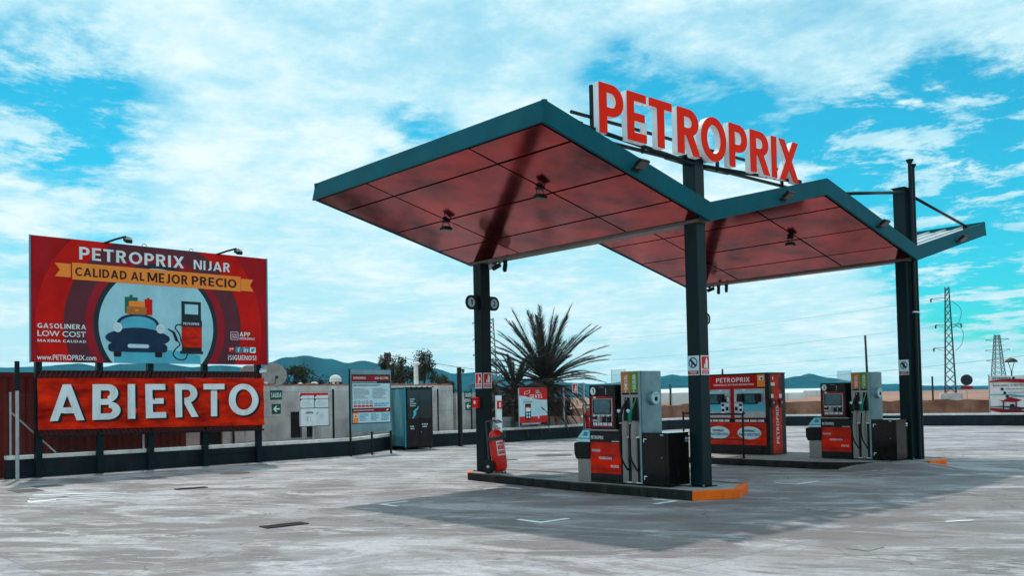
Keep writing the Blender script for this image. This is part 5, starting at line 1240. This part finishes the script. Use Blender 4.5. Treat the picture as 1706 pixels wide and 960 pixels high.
for i in range(5):
    x = .16+.155*i; flat(ib, 'rule_disc', ellipse(x, 1.665, .058, .058, 16), -.010, 'print_navy'); flat(ib, 'rule_disc_field', ellipse(x, 1.665, .042, .042, 16), -.0125, 'print_white'); flat(ib, 'rule_mark', rect(x-.012, 1.64, x+.012, 1.69), -.015, 'print_black'); flat(ib, 'rule_caption', rect(x-.068, 1.525, x+.068, 1.58), -.010, 'sign_red')
flat(ib, 'red_band', rect(.055, 1.375, IW-.055, 1.465), -.007, 'print_crimson'); fine_print(ib, (.10, 1.405, 1.2, 1.44), -.010, 'print_white', 1, 16); flat(ib, 'hand_mark', [(1.36, 1.40), (1.42, 1.44), (1.48, 1.45), (1.47, 1.42), (1.42, 1.395)], -.010, 'print_white')
flat(ib, 'app_sheet', rect(.055, 1.03, IW-.055, 1.35), -.007, 'print_pale'); flat(ib, 'app_square', rect(.07, 1.03, .27, 1.345), -.010, 'print_orange'); flat(ib, 'app_icon', rect(.10, 1.19, .24, 1.30), -.0125, 'print_white'); flat(ib, 'app_mark', ellipse(.17, 1.24, .04, .025, 12), -.015, 'print_black')
for x, s in ((.32, 20), (.76, 21), (1.18, 22)): fine_print(ib, (x, 1.08, x+.36, 1.32), -.010, 'print_cyan', 6, s)

# dark vending cabinet
vc = thing('vending_cabinet', 'tall dark steel vending cabinet with glass doors beside the information board', 'cabinet', (-16.32, 5.42, 0), R(95))
VW = 1.26
obj('body', MB().box(0, .0, .09, VW, .85, 2.14), 'cabinet_dark', vc, bevel=.008)
obj('side_panel', MB().box(-.012, .03, .14, -.0005, .82, 2.10), 'vending_side', vc)
obj('corner_strip', MB().box(-.03, -.02, .10, .02, -.0005, 2.13), 'print_cyan', vc)
obj('roof', MB().prism([(-.02, 2.141), (VW+.02, 2.141), (VW+.02, 2.18), (-.02, 2.165)], 'xz', -.06, .88), 'dark_panel', vc)
for i in range(5): obj('roof_tab', MB().box(.02+.25*i, -.072, 2.155, .17+.25*i, -.0605, 2.185), 'print_white', vc)
obj('roof_edge', MB().box(-.035, -.05, 2.145, -.0205, .88, 2.172), 'print_pale', vc)
for x in (.05, VW-.05):
    for y in (.08, .77): obj('foot', MB().cyl((x, y, 0), (x, y, .0895), .03, n=8), 'black', vc)
obj('display_recess', MB().box(.10, -.004, 1.10, VW-.10, -.0005, 2.06), 'black', vc)
for x0, x1 in ((.09, .62), (.64, VW-.09)):
    g = obj('glass_door', MB().box(x0, -.03, 1.09, x1, -.012, 2.07), 'door_glass', vc)
    obj('door_frame', MB().box(x0, -.034, 1.06, x1, -.010, 1.089).box(x0, -.034, 2.071, x1, -.010, 2.095), 'dark_panel', g)
obj('lower_door', MB().box(.03, -.02, .12, VW/2-.004, -.0005, 1.05), 'cabinet_dark', vc); obj('lower_door', MB().box(VW/2+.004, -.02, .12, VW-.03, -.0005, 1.05), 'cabinet_dark', vc)
obj('door_handle', MB().cyl((VW/2+.05, -.0205, .60), (VW/2+.05, -.05, .60), .018, n=10), 'steel', vc)
for i, w in enumerate((.30, .20, .28, .33)): fine_print(vc, (.20, 1.72-.075*i, .20+w, 1.755-.075*i), -.036, 'print_pale', 1, 60+i, gap=.1)
flat(vc, 'figure_print', [(.28, 1.08), (.33, 1.16), (.36, 1.24), (.33, 1.30), (.40, 1.38), (.50, 1.42), (.56, 1.50), (.59, 1.50), (.56, 1.40), (.47, 1.34), (.47, 1.22), (.40, 1.15), (.35, 1.08)], -.037, 'print_glass')
for x, z in ((.20, .78), (.73, .84)):
    for q, w in enumerate((.30, .24)): fine_print(vc, (x+.02*q, z-.08*q, x+.02*q+w, z+.04-.08*q), -.024, 'print_pale', 1, 70+q+int(x*10), gap=.05)

# camera pole with exit signs
cp = thing('camera_pole', 'black square pole with security camera before the rendered building', 'pole', (-16.62, 8.05, 0), R(98))
obj('pole', MB().box(-.06, -.06, .011, .06, .06, 2.86), 'black', cp); obj('foot_plate', MB().box(-.11, -.11, 0, .11, .11, .0105), 'black', cp); obj('arm', MB().box(.06, -.02, 2.78, .22, .02, 2.81), 'black', cp)
cctv((-16.65, 8.25, 2.78), R(60), R(-15), 'grey security camera at the top of the black camera pole', .03)
exit_signs((-16.55, 8.38, 1.72), R(98), 'green SALIDA exit sign on the black camera pole', 'green left arrow sign on the black camera pole')
o = obj('extinguisher_post', MB().box(-.14, -.04, 0, .14, .04, 1.82), 'print_white', None, (-16.55, 9.85, 0)); o.rotation_euler.z = R(98); tag(o, 'white post panel behind the back left column', 'post')
o = thing('hydrant_sign', 'red extinguisher panel on the white post behind the back left column', 'sign', (-16.50, 9.85, 1.32), R(98)); obj('board', MB().box(-.13, -.02, 0, .13, 0, .30), 'sign_red', o); flat(o, 'pictogram', rect(-.03, .06, .05, .24), -.023, 'print_white')

# app poster on the fence
ap = thing('app_poster', 'red and white GRATIS app poster hung on the fence by the palm', 'poster', (-16.90, 11.22, 0), R(94))
AW = 1.62; az0, az1 = .62, 2.10
obj('board', MB().box(0, 0, az0, AW, .02, az1), 'print_pale', ap)
flat(ap, 'red_top', [(.0, az1-.005), (AW, az1-.005), (AW, 1.62), (1.2, 1.63), (.75, 1.68), (.3, 1.78), (0, 1.80)], -.004, 'sign_red')
lettering(ap, 'GRATIS', (.60, 1.69, 1.32, 1.84), -.007, 'print_white', .05)
fine_print(ap, (.95, 1.88, 1.30, 2.02), -.007, 'print_pale', 3, 31)
lg = MB().sheet([(.28, 1.84), (.60, 1.90), (.63, 2.01), (.30, 1.95)], 'xz', -.007); obj('logo_frame', lg, 'print_white', ap, fix=False); flat(ap, 'logo', [(.32, 1.86), (.57, 1.91), (.59, 1.99), (.33, 1.94)], -.010, 'print_crimson')
fine_print(ap, (.22, 1.61, .72, 1.65), -.007, 'print_grey', 1, 32); lettering(ap, 'APLICACION', (.22, 1.52, .73, 1.58), -.007, 'print_navy', .03)
obj('printed_phone', MB().prism(rrect(.32, .86, .66, 1.48, .05), 'xz', -.004, -.008), 'print_black', ap)
flat(ap, 'phone_screen', rect(.35, 1.17, .63, 1.38), -.0105, 'print_white'); flat(ap, 'phone_band', rect(.35, 1.32, .63, 1.38), -.0125, 'sign_red')
for i in range(2):
    for j in range(2): flat(ap, 'phone_icon', ellipse(.42+.14*i, .96+.12*j, .055, .05, 12), -.0105, 'print_sky')
for j in range(7):
    z = 1.46-.075*j; sw = MB(); pts = [(.72+.09*q, z-.10*(q/5)**2+.02*math.sin(q+j)) for q in range(6)]
    for p, q in zip(pts, pts[1:]): sw.sheet([(p[0], p[1]-.006), (q[0], q[1]-.006), (q[0], q[1]+.006), (p[0], p[1]+.006)], 'xz', -.007)
    obj('printed_curve', sw, 'print_sky', ap, fix=False)
flat(ap, 'red_bottom', [(0, .74), (AW, .74), (AW, 1.0), (1.15, .99), (1.10, .86), (1.02, .97), (.7, .97), (.3, .99), (0, .98)], -.0035, 'sign_red')
flat(ap, 'black_foot', rect(0, az0+.005, AW, .74), -.0045, 'print_black'); fine_print(ap, (.12, .66, 1.5, .73), -.007, 'print_white', 2, 33)

# extinguisher sign and hydrant by the far fence post
sp = thing('sign_post', 'pale slim post behind the waste bin of pump 1', 'post', (-17.25, 15.2, 0)); obj('tube', MB().cyl((0, 0, 0), (0, 0, 2.3), .05, n=8), 'galvanised', sp)
fs_ = fire_sign('extinguisher_sign', 'small red extinguisher sign on the fence left of pump 1', (-17.28, 14.72, 1.80), R(96), .36, .46, 'fire', ('EXTINTOR', 'FUEGO', 'ext')); fs_['group'] = 'small signs'
wheeled_ext((-16.75, 15.1, 0), R(20), 'red wheeled extinguisher against the back wall, behind the waste bin of pump 1', 1.35)

# ================================================================== VEGETATION
def leaf_cloud(mb, c, rad, n, size, seed, squash=1.0):
    rnd = random.Random(seed)
    for _ in range(n):
        while True:
            p = Vector((rnd.uniform(-1, 1), rnd.uniform(-1, 1), rnd.uniform(-1, 1)))
            if p.length < 1: break
        p = p*(.55+.45*rnd.random())
        q = Vector(c)+Vector((p.x*rad, p.y*rad, p.z*rad*squash))
        u = Vector((rnd.uniform(-1, 1), rnd.uniform(-1, 1), rnd.uniform(-.6, 1))).normalized(); w = u.orthogonal().normalized()*size*.45; u = u*size*rnd.uniform(.6, 1.3)
        mb.add([q-w, q+u*.5-w*.3, q+u, q+w], [(0, 1, 2, 3)])
def tree(x, y, h, r, label, seed, cat='tree', tall=1.0, m_='foliage', clumps=26):
    rnd = random.Random(seed); t = thing('tree', label, cat, (x, y, -.03), 0, 'trees beyond the buildings')
    tr = MB(); tr.tube(smooth_path([(0, 0, 0), (.05, .03, h*.3), (-.06, .05, h*.6), (0, 0, h*.9)], 4), [.16]*4+[.11]*4+[.07]*4+[.03], 8)
    for q in range(7):
        a_ = rnd.uniform(0, 6.28); z = h*rnd.uniform(.3, .7); tr.tube([(0, 0, z), (r*.4*math.cos(a_), r*.4*math.sin(a_), z+h*.12), (r*.8*math.cos(a_), r*.8*math.sin(a_), z+h*.2)], [.06, .04, .02], 6)
    obj('trunk', tr, 'bark', t, smooth=True)
    cr_ = MB()
    for q in range(clumps):
        zz = rnd.uniform(.28, 1.0); prof_r = math.sin(math.pi*min(1, (zz-.12)/.95))**.6; a_ = rnd.uniform(0, 6.28); rr_ = r*prof_r*rnd.uniform(.2, .95)
        leaf_cloud(cr_, (rr_*math.cos(a_), rr_*math.sin(a_), h*zz), r*rnd.uniform(.20, .38), 170, .16*max(.7, r*.4), seed*100+q, tall)
    obj('crown', cr_, m_, t, fix=False)
tree(-44.5, 16.8, 3.9, 1.9, 'round dark bushy tree behind the white building, right of the billboard', 1)
tree(-46.4, 18.8, 3.2, 1.3, 'small dark bush tree just right of the round one', 2)
tree(-36.2, 18.6, 4.4, 1.6, 'dark tree beside the utility pole above the information board', 3, tall=1.3)
tree(-38.9, 22.9, 4.6, 1.45, 'slim dark tree above the vending cabinet', 4, tall=1.4)
tree(-41.2, 21.4, 3.4, 1.3, 'low dark tree between the two slim ones', 5)
tree(-46.0, 30.0, 3.3, 1.2, 'small far dark tree left of the camera pole', 6)

# date palm
palm = thing('palm_tree', 'big shaggy date palm with arching fronds behind the fence', 'palm tree', (-16.9, 13.0, -.03))
palm.location = (-18.5, 14.2, -.03)
tr = MB(); prf = []
for i in range(25): z = 2.5*i/24; prf.append((.40-.05*(i/24)+(.045 if i % 2 else 0), z))
tr.lathe(prf, 14); obj('trunk', tr, 'bark', palm)
def frond_mesh(L, up, droop, seed, dense=44, w=.34, ragged=0.0):
    rnd = random.Random(seed); mb = MB(); pts = []; n = 12; ang = up; p = Vector((0, 0, 0)); st = L/n
    for i in range(n+1):
        pts.append(p.copy()); p = p+Vector((math.cos(ang), 0, math.sin(ang)))*st; ang -= droop/n*(0.4+1.2*i/n)
    mb.tube(pts, [.030*(1-.85*i/n)+.004 for i in range(n+1)], 5)
    for j in range(dense):
        t = .10+.90*j/dense; f = t*n; i = min(int(f), n-1); c = pts[i].lerp(pts[i+1], f-i); tg = (pts[i+1]-pts[i]).normalized(); nr_ = Vector((-tg.z, 0, tg.x))
        ll = w*L/2.4*(math.sin(math.pi*(.10+.86*t))**.6)*rnd.uniform(.75, 1.1)
        for s in (-1, 1):
            if ragged and rnd.random() < ragged: continue
            dirv = (tg+Vector((0, s*rnd.uniform(.28, .52), 0))+nr_*rnd.uniform(.02, .30)).normalized()
            tip = c+dirv*ll*1.25+Vector((0, 0, -ll*.12*(1+3*ragged))); wd = tg*.021+nr_*.007
            mb.add([c-wd, c+wd, (c+tip)/2+wd*.9, tip, (c+tip)/2-wd*.9], [(0, 1, 2, 3, 4)])
    me = bpy.data.meshes.new('frond'); me.from_pydata(mb.v, [], mb.f); me.update(); return me
CR = Vector((0, 0, 2.75)); rnd = random.Random(11)
fam = [(frond_mesh(2.7, R(82), R(8), 1, 50, .40), 7), (frond_mesh(3.05, R(66), R(12), 2, 50, .40), 14), (frond_mesh(3.1, R(47), R(18), 3, 50, .40), 18), (frond_mesh(3.05, R(31), R(28), 4, 50, .40), 19), (frond_mesh(2.8, R(16), R(38), 5, 50, .40), 18), (frond_mesh(2.3, R(2), R(62), 6, ragged=.15), 16)]
for fi, (me, cnt) in enumerate(fam):
    for q in range(cnt):
        o = link('frond', me, 'palm_green' if fi < 5 else 'palm_dry', palm, CR+Vector((rnd.uniform(-.12, .12), rnd.uniform(-.12, .12), -.10*fi+rnd.uniform(-.05, .05))))
        o.rotation_euler = (rnd.uniform(-.14, .14), rnd.uniform(-.12, .12), 2*math.pi*(q+.37*fi+rnd.uniform(-.25, .25))/cnt); s = rnd.uniform(.84, 1.08); o.scale = (s, s, s)
dry = [frond_mesh(2.2, R(-8), R(70), 21, 34, .34, .30), frond_mesh(1.9, R(-35), R(50), 22, 34, .34, .35)]
for fi, me in enumerate(dry):
    for q in range(34):
        o = link('dead_frond', me, 'palm_dry', palm, CR+Vector((rnd.uniform(-.2, .2), rnd.uniform(-.2, .2), -.6-.45*fi+rnd.uniform(-.15, .15))))
        o.rotation_euler = (rnd.uniform(-.2, .2), rnd.uniform(-.2, .2), 2*math.pi*(q+rnd.random())/34); s = rnd.uniform(.8, 1.1); o.scale = (s, s, s)
# shaggy smaller palm left of it
pl2 = thing('palm_tree', 'shorter shaggy palm clump between the column and the big date palm', 'palm tree', (-18.4, 12.3, -.03))
tr = MB().lathe([(.30, 0), (.34, .3), (.28, .9), (.26, 2.0)], 12); obj('trunk', tr, 'bark', pl2)
small = [frond_mesh(2.0, R(60), R(45), 31), frond_mesh(2.1, R(25), R(60), 32, ragged=.2), frond_mesh(2.0, R(-5), R(70), 33, 34, .34, .3), frond_mesh(1.7, R(-30), R(50), 34, 34, .34, .3)]
for fi, me in enumerate(small):
    for q in range(20):
        o = link('frond', me, 'palm_dry' if fi else 'palm_green', pl2, Vector((0, 0, 2.1-.25*fi))); o.rotation_euler = (rnd.uniform(-.2, .2), rnd.uniform(-.2, .2), 2*math.pi*(q+rnd.random())/20); s = rnd.uniform(.8, 1.15); o.scale = (s, s, s)

def shrub(x, y, r, h, label, seed, m_):
    rnd_ = random.Random(seed); t = thing('shrub', label, 'shrub', (x, y, -.03)); mb = MB()
    for q in range(34):
        a_ = rnd_.uniform(0, 6.28); rr_ = r*math.sqrt(rnd_.random())*.9; leaf_cloud(mb, (rr_*math.cos(a_), rr_*math.sin(a_), h*rnd_.uniform(.15, .85)), r*.38, 150, .17, seed*50+q, .9)
    st = MB()
    for q in range(9): a_ = rnd_.uniform(0, 6.28); st.tube([(0, 0, 0), (r*.4*math.cos(a_), r*.4*math.sin(a_), h*.5), (r*.6*math.cos(a_), r*.6*math.sin(a_), h*.85)], .02, 4)
    obj('stem', st, 'bark', t); obj('foliage', mb, m_, t, fix=False)
shrub(-19.0, 12.5, 1.35, 2.4, 'dense dark shrub under the shorter palm', 61, 'palm_dry')
shrub(-19.4, 14.2, 1.1, 2.0, 'dense dark shrub at the foot of the big date palm', 62, 'palm_dry')
shrub(-19.9, 15.9, .8, 1.7, 'low dark shrub right of the big date palm', 63, 'palm_green')

# earth walls, rocks, bushes behind
def rough_wall(name, pts, h, th, m_, label, seed, cat='wall', jag=.12):
    rnd = random.Random(seed); mb = MB(); P = []
    for (x0, y0), (x1, y1) in zip(pts, pts[1:]):
        n = max(2, int(math.hypot(x1-x0, y1-y0)/.5))
        P += [(x0+(x1-x0)*i/n, y0+(y1-y0)*i/n) for i in range(n)]
    P.append(pts[-1])
    for i, (x, y) in enumerate(P):
        a, b = Vector(P[max(0, i-1)]), Vector(P[min(len(P)-1, i+1)]); d = (b-a).normalized(); nn = Vector((d.y, -d.x)); hh = h+jag*mnoise.noise((i*.35, seed, 0))+jag*.5*rnd.uniform(-1, 1)
        for (o_, z) in ((th*.9, -.05), (th*.75+.10*mnoise.noise((i*.6, 1, seed)), hh*.5), (th*.5, hh), (-th*.5, hh*.98), (-th*.9, -.05)): mb.v.append((x+nn.x*o_, y+nn.y*o_, z))
    for i in range(len(P)-1):
        for k_ in range(4): mb.f.append((i*5+k_, (i+1)*5+k_, (i+1)*5+k_+1, i*5+k_+1))
    o = obj(name, mb, m_, None, smooth=False); return tag(o, label, cat)
rough_wall('earth_wall', [(-19.6, 13.0), (-21.0, 17.0), (-23.5, 24.0), (-24, 31), (-21.5, 37.0), (-16.0, 41.0), (-8.0, 43.5), (4, 46)], 1.10, .35, 'adobe', 'brown rammed earth wall running behind the boundary wall', 3)
rough_wall('rock_bank', [(-18.0, 12.9), (-18.6, 15.8), (-19.8, 19.3)], .86, .4, 'rock_pink', 'pinkish rock bank behind the low wall, left of pump 1', 5, 'rocks', .10)
bw_ = thing('block_wall', 'grey concrete block wall low behind the wheeled extinguisher', 'wall', (-17.75, 10.15, -.03), R(94))
for r_ in range(5):
    for c_ in range(6):
        o = obj('block', MB().box(.004, 0, .004, .396, .15, .196), 'concrete_block', bw_, (.4*c_+(.2 if r_ % 2 else 0), random.uniform(-.01, .01), .2*r_), bevel=.004)
def bush(x, y, r, label, seed, m_='dry_bush'):
    t = thing('bush', label, 'bush', (x, y, -.03)); mb = MB()
    for q in range(7): leaf_cloud(mb, (random.uniform(-r, r)*.7, random.uniform(-r, r)*.7, r*random.uniform(.25, .7)), r*.5, 130, .10, seed*10+q, .8)
    st = MB()
    for q in range(6): st.tube([(0, 0, 0), (random.uniform(-r, r)*.5, random.uniform(-r, r)*.5, r*.7)], .015, 4)
    obj('stem', st, 'bark', t); obj('foliage', mb, m_, t, fix=False)
bush(-17.5, 53.0, .75, 'dry brown bush left of the pylon footing', 41); bush(-13.2, 44.2, .8, 'dry brown bush left of the white campaign banner', 42); bush(-14.6, 44.4, .55, 'small dry bush right of the pylon footing', 43)
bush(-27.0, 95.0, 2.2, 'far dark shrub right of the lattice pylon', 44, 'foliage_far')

# ================================================================== RIGHT BACKGROUND
def lattice(name, loc, h, wb_, wt, arms, label, m_='lattice', bar=.05, nseg=14, rz=.3):
    t = thing(name, label, 'pylon', loc, rz); hw = lambda z: (wb_+(wt-wb_)*z/h)/2
    cs = ((-1, -1), (1, -1), (1, 1), (-1, 1)); zs = [h*(1-(1-i/nseg)**1.25) for i in range(nseg+1)]
    for sx, sy in cs: obj('leg', MB().tube([(sx*hw(0), sy*hw(0), 0), (sx*hw(h), sy*hw(h), h)], bar, 4), m_, t)
    mb = MB()
    for i in range(nseg):
        z0, z1 = zs[i], zs[i+1]; a_, b_ = hw(z0), hw(z1)
        for k_ in range(4):
            p, q = cs[k_], cs[(k_+1) % 4]
            mb.tube([(p[0]*a_, p[1]*a_, z0), (q[0]*b_, q[1]*b_, z1)], bar*.55, 4); mb.tube([(q[0]*a_, q[1]*a_, z0), (p[0]*b_, p[1]*b_, z1)], bar*.55, 4)
    obj('bracing', mb, m_, t)
    for z, l, both in arms:
        for s in ((-1, 1) if both else (-1,)):
            ar = obj('crossarm', MB().tube([(s*hw(z), 0, z), (s*l, 0, z+.02)], bar*.7, 4).tube([(s*hw(z), 0, z-.35*bar/.05), (s*l, 0, z)], bar*.5, 4), m_, t)
            obj('insulator', MB().lathe([(.04, 0), (.09, -.05), (.04, -.1), (.09, -.15), (.04, -.2), (.09, -.25), (.03, -.3)], 8, (s*l, 0, z)), m_, ar)
    return t
py1 = lattice('lattice_pylon', (-24.2, 67.9, 1.40), 9.1, .84, .30, ((8.2, 1.3, False), (5.9, 1.0, True), (3.9, 1.2, False)), 'dark lattice power pylon standing on a concrete footing at right', bar=.042)
obj('jumper', MB().tube(smooth_path([(.3, 0, 7.9), (1.0, 0, 7.2), (.9, 0, 6.2), (.4, 0, 5.6)], 5), .02, 5).tube(smooth_path([(.4, 0, 5.9), (1.1, 0, 5.3), (1.0, 0, 4.2), (.5, 0, 3.6)], 5), .02, 5), 'lattice', py1)
pf = obj('pylon_footing', MB().prism([(-.92, 0), (.92, 0), (.84, 1.42), (-.84, 1.42)], 'xz', -.85, .85), 'concrete_block', None, (-24.2, 67.9, -.03), bevel=.03); pf.rotation_euler.z = .5; tag(pf, 'pale concrete footing block under the lattice pylon', 'footing')
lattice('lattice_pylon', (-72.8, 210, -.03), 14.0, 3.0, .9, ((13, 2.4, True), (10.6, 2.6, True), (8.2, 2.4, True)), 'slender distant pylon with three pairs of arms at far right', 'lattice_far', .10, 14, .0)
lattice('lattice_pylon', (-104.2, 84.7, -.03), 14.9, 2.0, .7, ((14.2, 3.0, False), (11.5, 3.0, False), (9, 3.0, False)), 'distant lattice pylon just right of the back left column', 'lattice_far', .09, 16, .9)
def wire(pts, label, r=.022):
    out = []
    for (a, b, sag) in pts:
        for i in range(17):
            t = i/16; p = Vector(a).lerp(Vector(b), t); p.z -= sag*4*t*(1-t); out.append(p)
    o = obj('power_line', MB().tube(out, r, 4), 'lattice', None, fix=False); tag(o, label, 'power line', 'power lines')
wire([((-25.4, 67.5, 9.5), (-95, 60, 9.0), 1.2)], 'power line from the top left arm of the lattice pylon', .009)
wire([((-25.1, 67.6, 7.2), (-95, 55, 6.4), 1.2)], 'power line from the middle arm of the lattice pylon', .009)
wire([((-25.3, 67.5, 5.2), (-95, 50, 4.6), 1.0)], 'power line from the lowest arm of the lattice pylon', .009)
wire([((-60.0, 62.0, 2.5), (8.0, 92.0, 9.2), 1.6)], 'low black cable sagging behind the far right column and pylon', .015)
wire([((-32.2, 15.5, 4.2), (-48.0, 48.0, 3.6), .4)], 'cable running right from the utility pole', .018)
wire([((-32.2, 15.5, 4.2), (-30.5, 12.0, 2.2), .0)], 'stay wire running down left from the utility pole', .018)
def pole(x, y, h, r, label, cross=False, lean=0):
    t = thing('utility_pole', label, 'pole', (x, y, -.03)); obj('shaft', MB().tube([(0, 0, 0), (lean, 0, h)], [r, r*.7], 8), 'timber', t)
    if cross: obj('crossarm', MB().box(lean-.28, -.05, h-.22, lean+.28, .05, h-.10), 'timber', t); obj('insulator', MB().cyl((lean-.22, 0, h-.10), (lean-.22, 0, h+.02), .04, n=8).cyl((lean+.22, 0, h-.10), (lean+.22, 0, h+.02), .04, n=8), 'timber', t)
pole(-32.2, 15.5, 4.35, .075, 'wooden utility pole with short crossarm above the information board', True)
pole(-24.5, 54.0, 6.0, .11, 'tall thin pole rising behind fuel pump number 3', lean=-.12)
pole(-28.3, 34.9, 2.45, .07, 'thin post in the field left of the middle column')
pole(-25.6, 36.9, 3.35, .08, 'taller thin post touching the left edge of the middle column')
sl = thing('street_lamp', 'mushroom shaped street lamp above the white campaign banner', 'street lamp', (-24.9, 83.7, -.03))
obj('post', MB().cyl((0, 0, 0), (0, 0, 3.4), .07, n=8), 'lattice', sl); obj('prong', MB().tube([(0, 0, 3.3), (-.28, 0, 4.3)], .035, 5).tube([(0, 0, 3.3), (.28, 0, 4.3)], .035, 5), 'lattice', sl)
obj('lamp_shade', MB().lathe([(.58, 4.28), (.56, 4.38), (.42, 4.56), (.2, 4.68), (.02, 4.72)], 18), 'lattice', sl, smooth=True)
rs2 = thing('round_sign', 'round dark prohibition sign on a white plate right of the pylon', 'sign', (-21.6, 64.8, 0), R(22))
obj('plate', MB().box(-.44, 0, 1.70, .44, .03, 1.95).cyl((0, 0, 2.45), (0, .03, 2.45), .45, n=24), 'print_maroon', rs2); obj('post', MB().cyl((0, .05, 0), (0, .05, 2.9), .04, n=8), 'galvanised', rs2)
flat(rs2, 'disc', ellipse(0, 2.45, .44, .44, 28), -.006, 'print_maroon'); flat(rs2, 'disc_field', ellipse(0, 2.45, .36, .36, 28), -.010, 'print_navy'); flat(rs2, 'caption', rect(-.44, 1.70, .44, 1.95), -.006, 'print_crimson')
# white campaign banner
wbn = thing('campaign_banner', 'white printed banner with red waves and canopy picture at the right edge', 'banner', (-11.2, 42.0, 0), R(16))
ww = 3.6; mb = MB(); nx = 40
for j in range(9):
    for i in range(nx+1): x = ww*i/nx; mb.v.append((x, .03*math.sin(x*3+j*.4)+.02*math.sin(j*1.3), .12+2.30*j/8+.02*math.sin(x*4)))
for j in range(8):
    for i in range(nx): mb.f.append((j*(nx+1)+i, j*(nx+1)+i+1, (j+1)*(nx+1)+i+1, (j+1)*(nx+1)+i))
obj('vinyl', mb, 'print_white', wbn, smooth=True, fix=False)
for x in (-.04, ww+.04): obj('post', MB().cyl((x, .04, 0), (x, .04, 2.5), .035, n=8), 'galvanised', wbn)
fy = -.075
def wave(z, h, m_, ph, y=fy):
    pts = [(ww*i/24, z+.09*math.sin(i/24*5+ph)) for i in range(25)]; low = [(p[0], p[1]-h*(.35+.65*math.sin(math.pi*i/24+.2)**2)) for i, p in enumerate(pts)]
    obj('printed_wave', MB().sheet(pts+low[::-1], 'xz', y), m_, wbn, fix=False)
wave(2.13, .20, 'print_crimson', 0.0); wave(.55, .38, 'print_crimson', 2.2); wave(.62, .10, 'print_navy', .8, fy-.004); wave(1.30, .08, 'print_cyan', 1.0)
lettering(wbn, 'PETROPRIX', (.16, 2.20, 1.06, 2.33), fy-.004, 'print_navy', .02); flat(wbn, 'logo_dot', ellipse(1.2, 2.27, .07, .07, 14), fy-.004, 'print_navy')
lettering(wbn, 'REGALAMOS TU MATRICULA', (.16, 1.82, 1.95, 1.92), fy-.004, 'print_navy', .03)
for i in range(3):
    flat(wbn, 'bullet', ellipse(.62+.12*i, 1.66-.21*i, .08, .08, 14), fy-.004, 'print_navy'); fine_print(wbn, (.80+.12*i, 1.61-.21*i, 3.0, 1.71-.21*i), fy-.004, 'print_grey', 2 if i == 1 else 1, 90+i)
flat(wbn, 'printed_canopy', [(.35, 1.08), (.65, 1.02), (.95, 1.22), (1.55, 1.05), (1.5, 1.0), (1.15, .92), (.65, .96)], fy-.006, 'print_crimson')
for x in (.66, 1.28): flat(wbn, 'printed_column', rect(x-.035, .50, x+.035, 1.0), fy-.005, 'print_navy')
flat(wbn, 'printed_pump', rect(.98, .55, 1.2, .82), fy-.005, 'print_navy'); flat(wbn, 'printed_car', [(.45, .38), (1.5, .38), (1.55, .52), (1.35, .62), (1.05, .62), (.9, .52), (.5, .48)], fy-.008, 'print_maroon')
# greenhouses in the plain
def greenhouse(x, y, L, w, h, rz, label):
    t = thing('greenhouse', label, 'greenhouse', (x, y, -.03), rz, 'plastic greenhouses')
    mb = MB(); nb_ = max(1, int(w/8))
    for q in range(nb_):
        y0 = q*8.0; mb.prism([(y0, 0), (y0+8, 0), (y0+8, h*.72), (y0+4, h), (y0, h*.72)], 'yz', 0, L)
    obj('plastic_cover', mb, 'greenhouse', t)
    fr_ = MB(); q = 0
    while q < L: fr_.box(q-.08, -.06, 0, q+.08, -.01, h*.70); q += 6
    obj('frame_post', fr_, 'galvanised', t)
greenhouse(-86, 108, 8, 16, 2.9, R(38), 'white plastic greenhouse left of the middle column'); greenhouse(-140, 150, 16, 24, 3.2, R(38), 'far white greenhouse under the mountains, left of centre')
greenhouse(-128, 200, 10, 16, 2.4, R(30), 'low white greenhouse right of the kiosk'); greenhouse(-215, 330, 45, 40, 3.4, R(30), 'distant white greenhouse strip behind pump 3')
tgt = thing('road_signal', 'small dark square road sign seen left of the middle column', 'sign', (-29.5, 33.3, -.03), R(40)); obj('post', MB().cyl((0, .03, 0), (0, .03, 2.5), .05, n=8), 'timber', tgt); obj('plate', MB().box(-.35, -.02, 1.45, .35, 0, 1.95).box(-.4, -.02, 2.2, .4, 0, 2.6), 'print_navy', tgt); flat(tgt, 'cross', rect(-.06, 1.5, .06, 1.9), -.024, 'print_white'); flat(tgt, 'cross', rect(-.2, 1.65, .2, 1.77), -.027, 'print_white')

# ================================================================== HAZE: the air over the plain
hz_m = bpy.data.materials.new('haze'); hz_m.use_nodes = True; MATS['haze'] = hz_m
ht = hz_m.node_tree; ht.nodes.clear(); pv = ht.nodes.new('ShaderNodeVolumePrincipled'); ho = ht.nodes.new('ShaderNodeOutputMaterial')
pv.inputs['Color'].default_value = (0.30, 0.84, 1.0, 1); pv.inputs['Density'].default_value = 0.00006; pv.inputs['Anisotropy'].default_value = 0.0
ht.links.new(pv.outputs[0], ho.inputs['Volume'])
stuff(obj('haze', MB().box(-4300, -4300, -6, 4300, 4300, 230), 'haze', None, (0, 0, 0)))
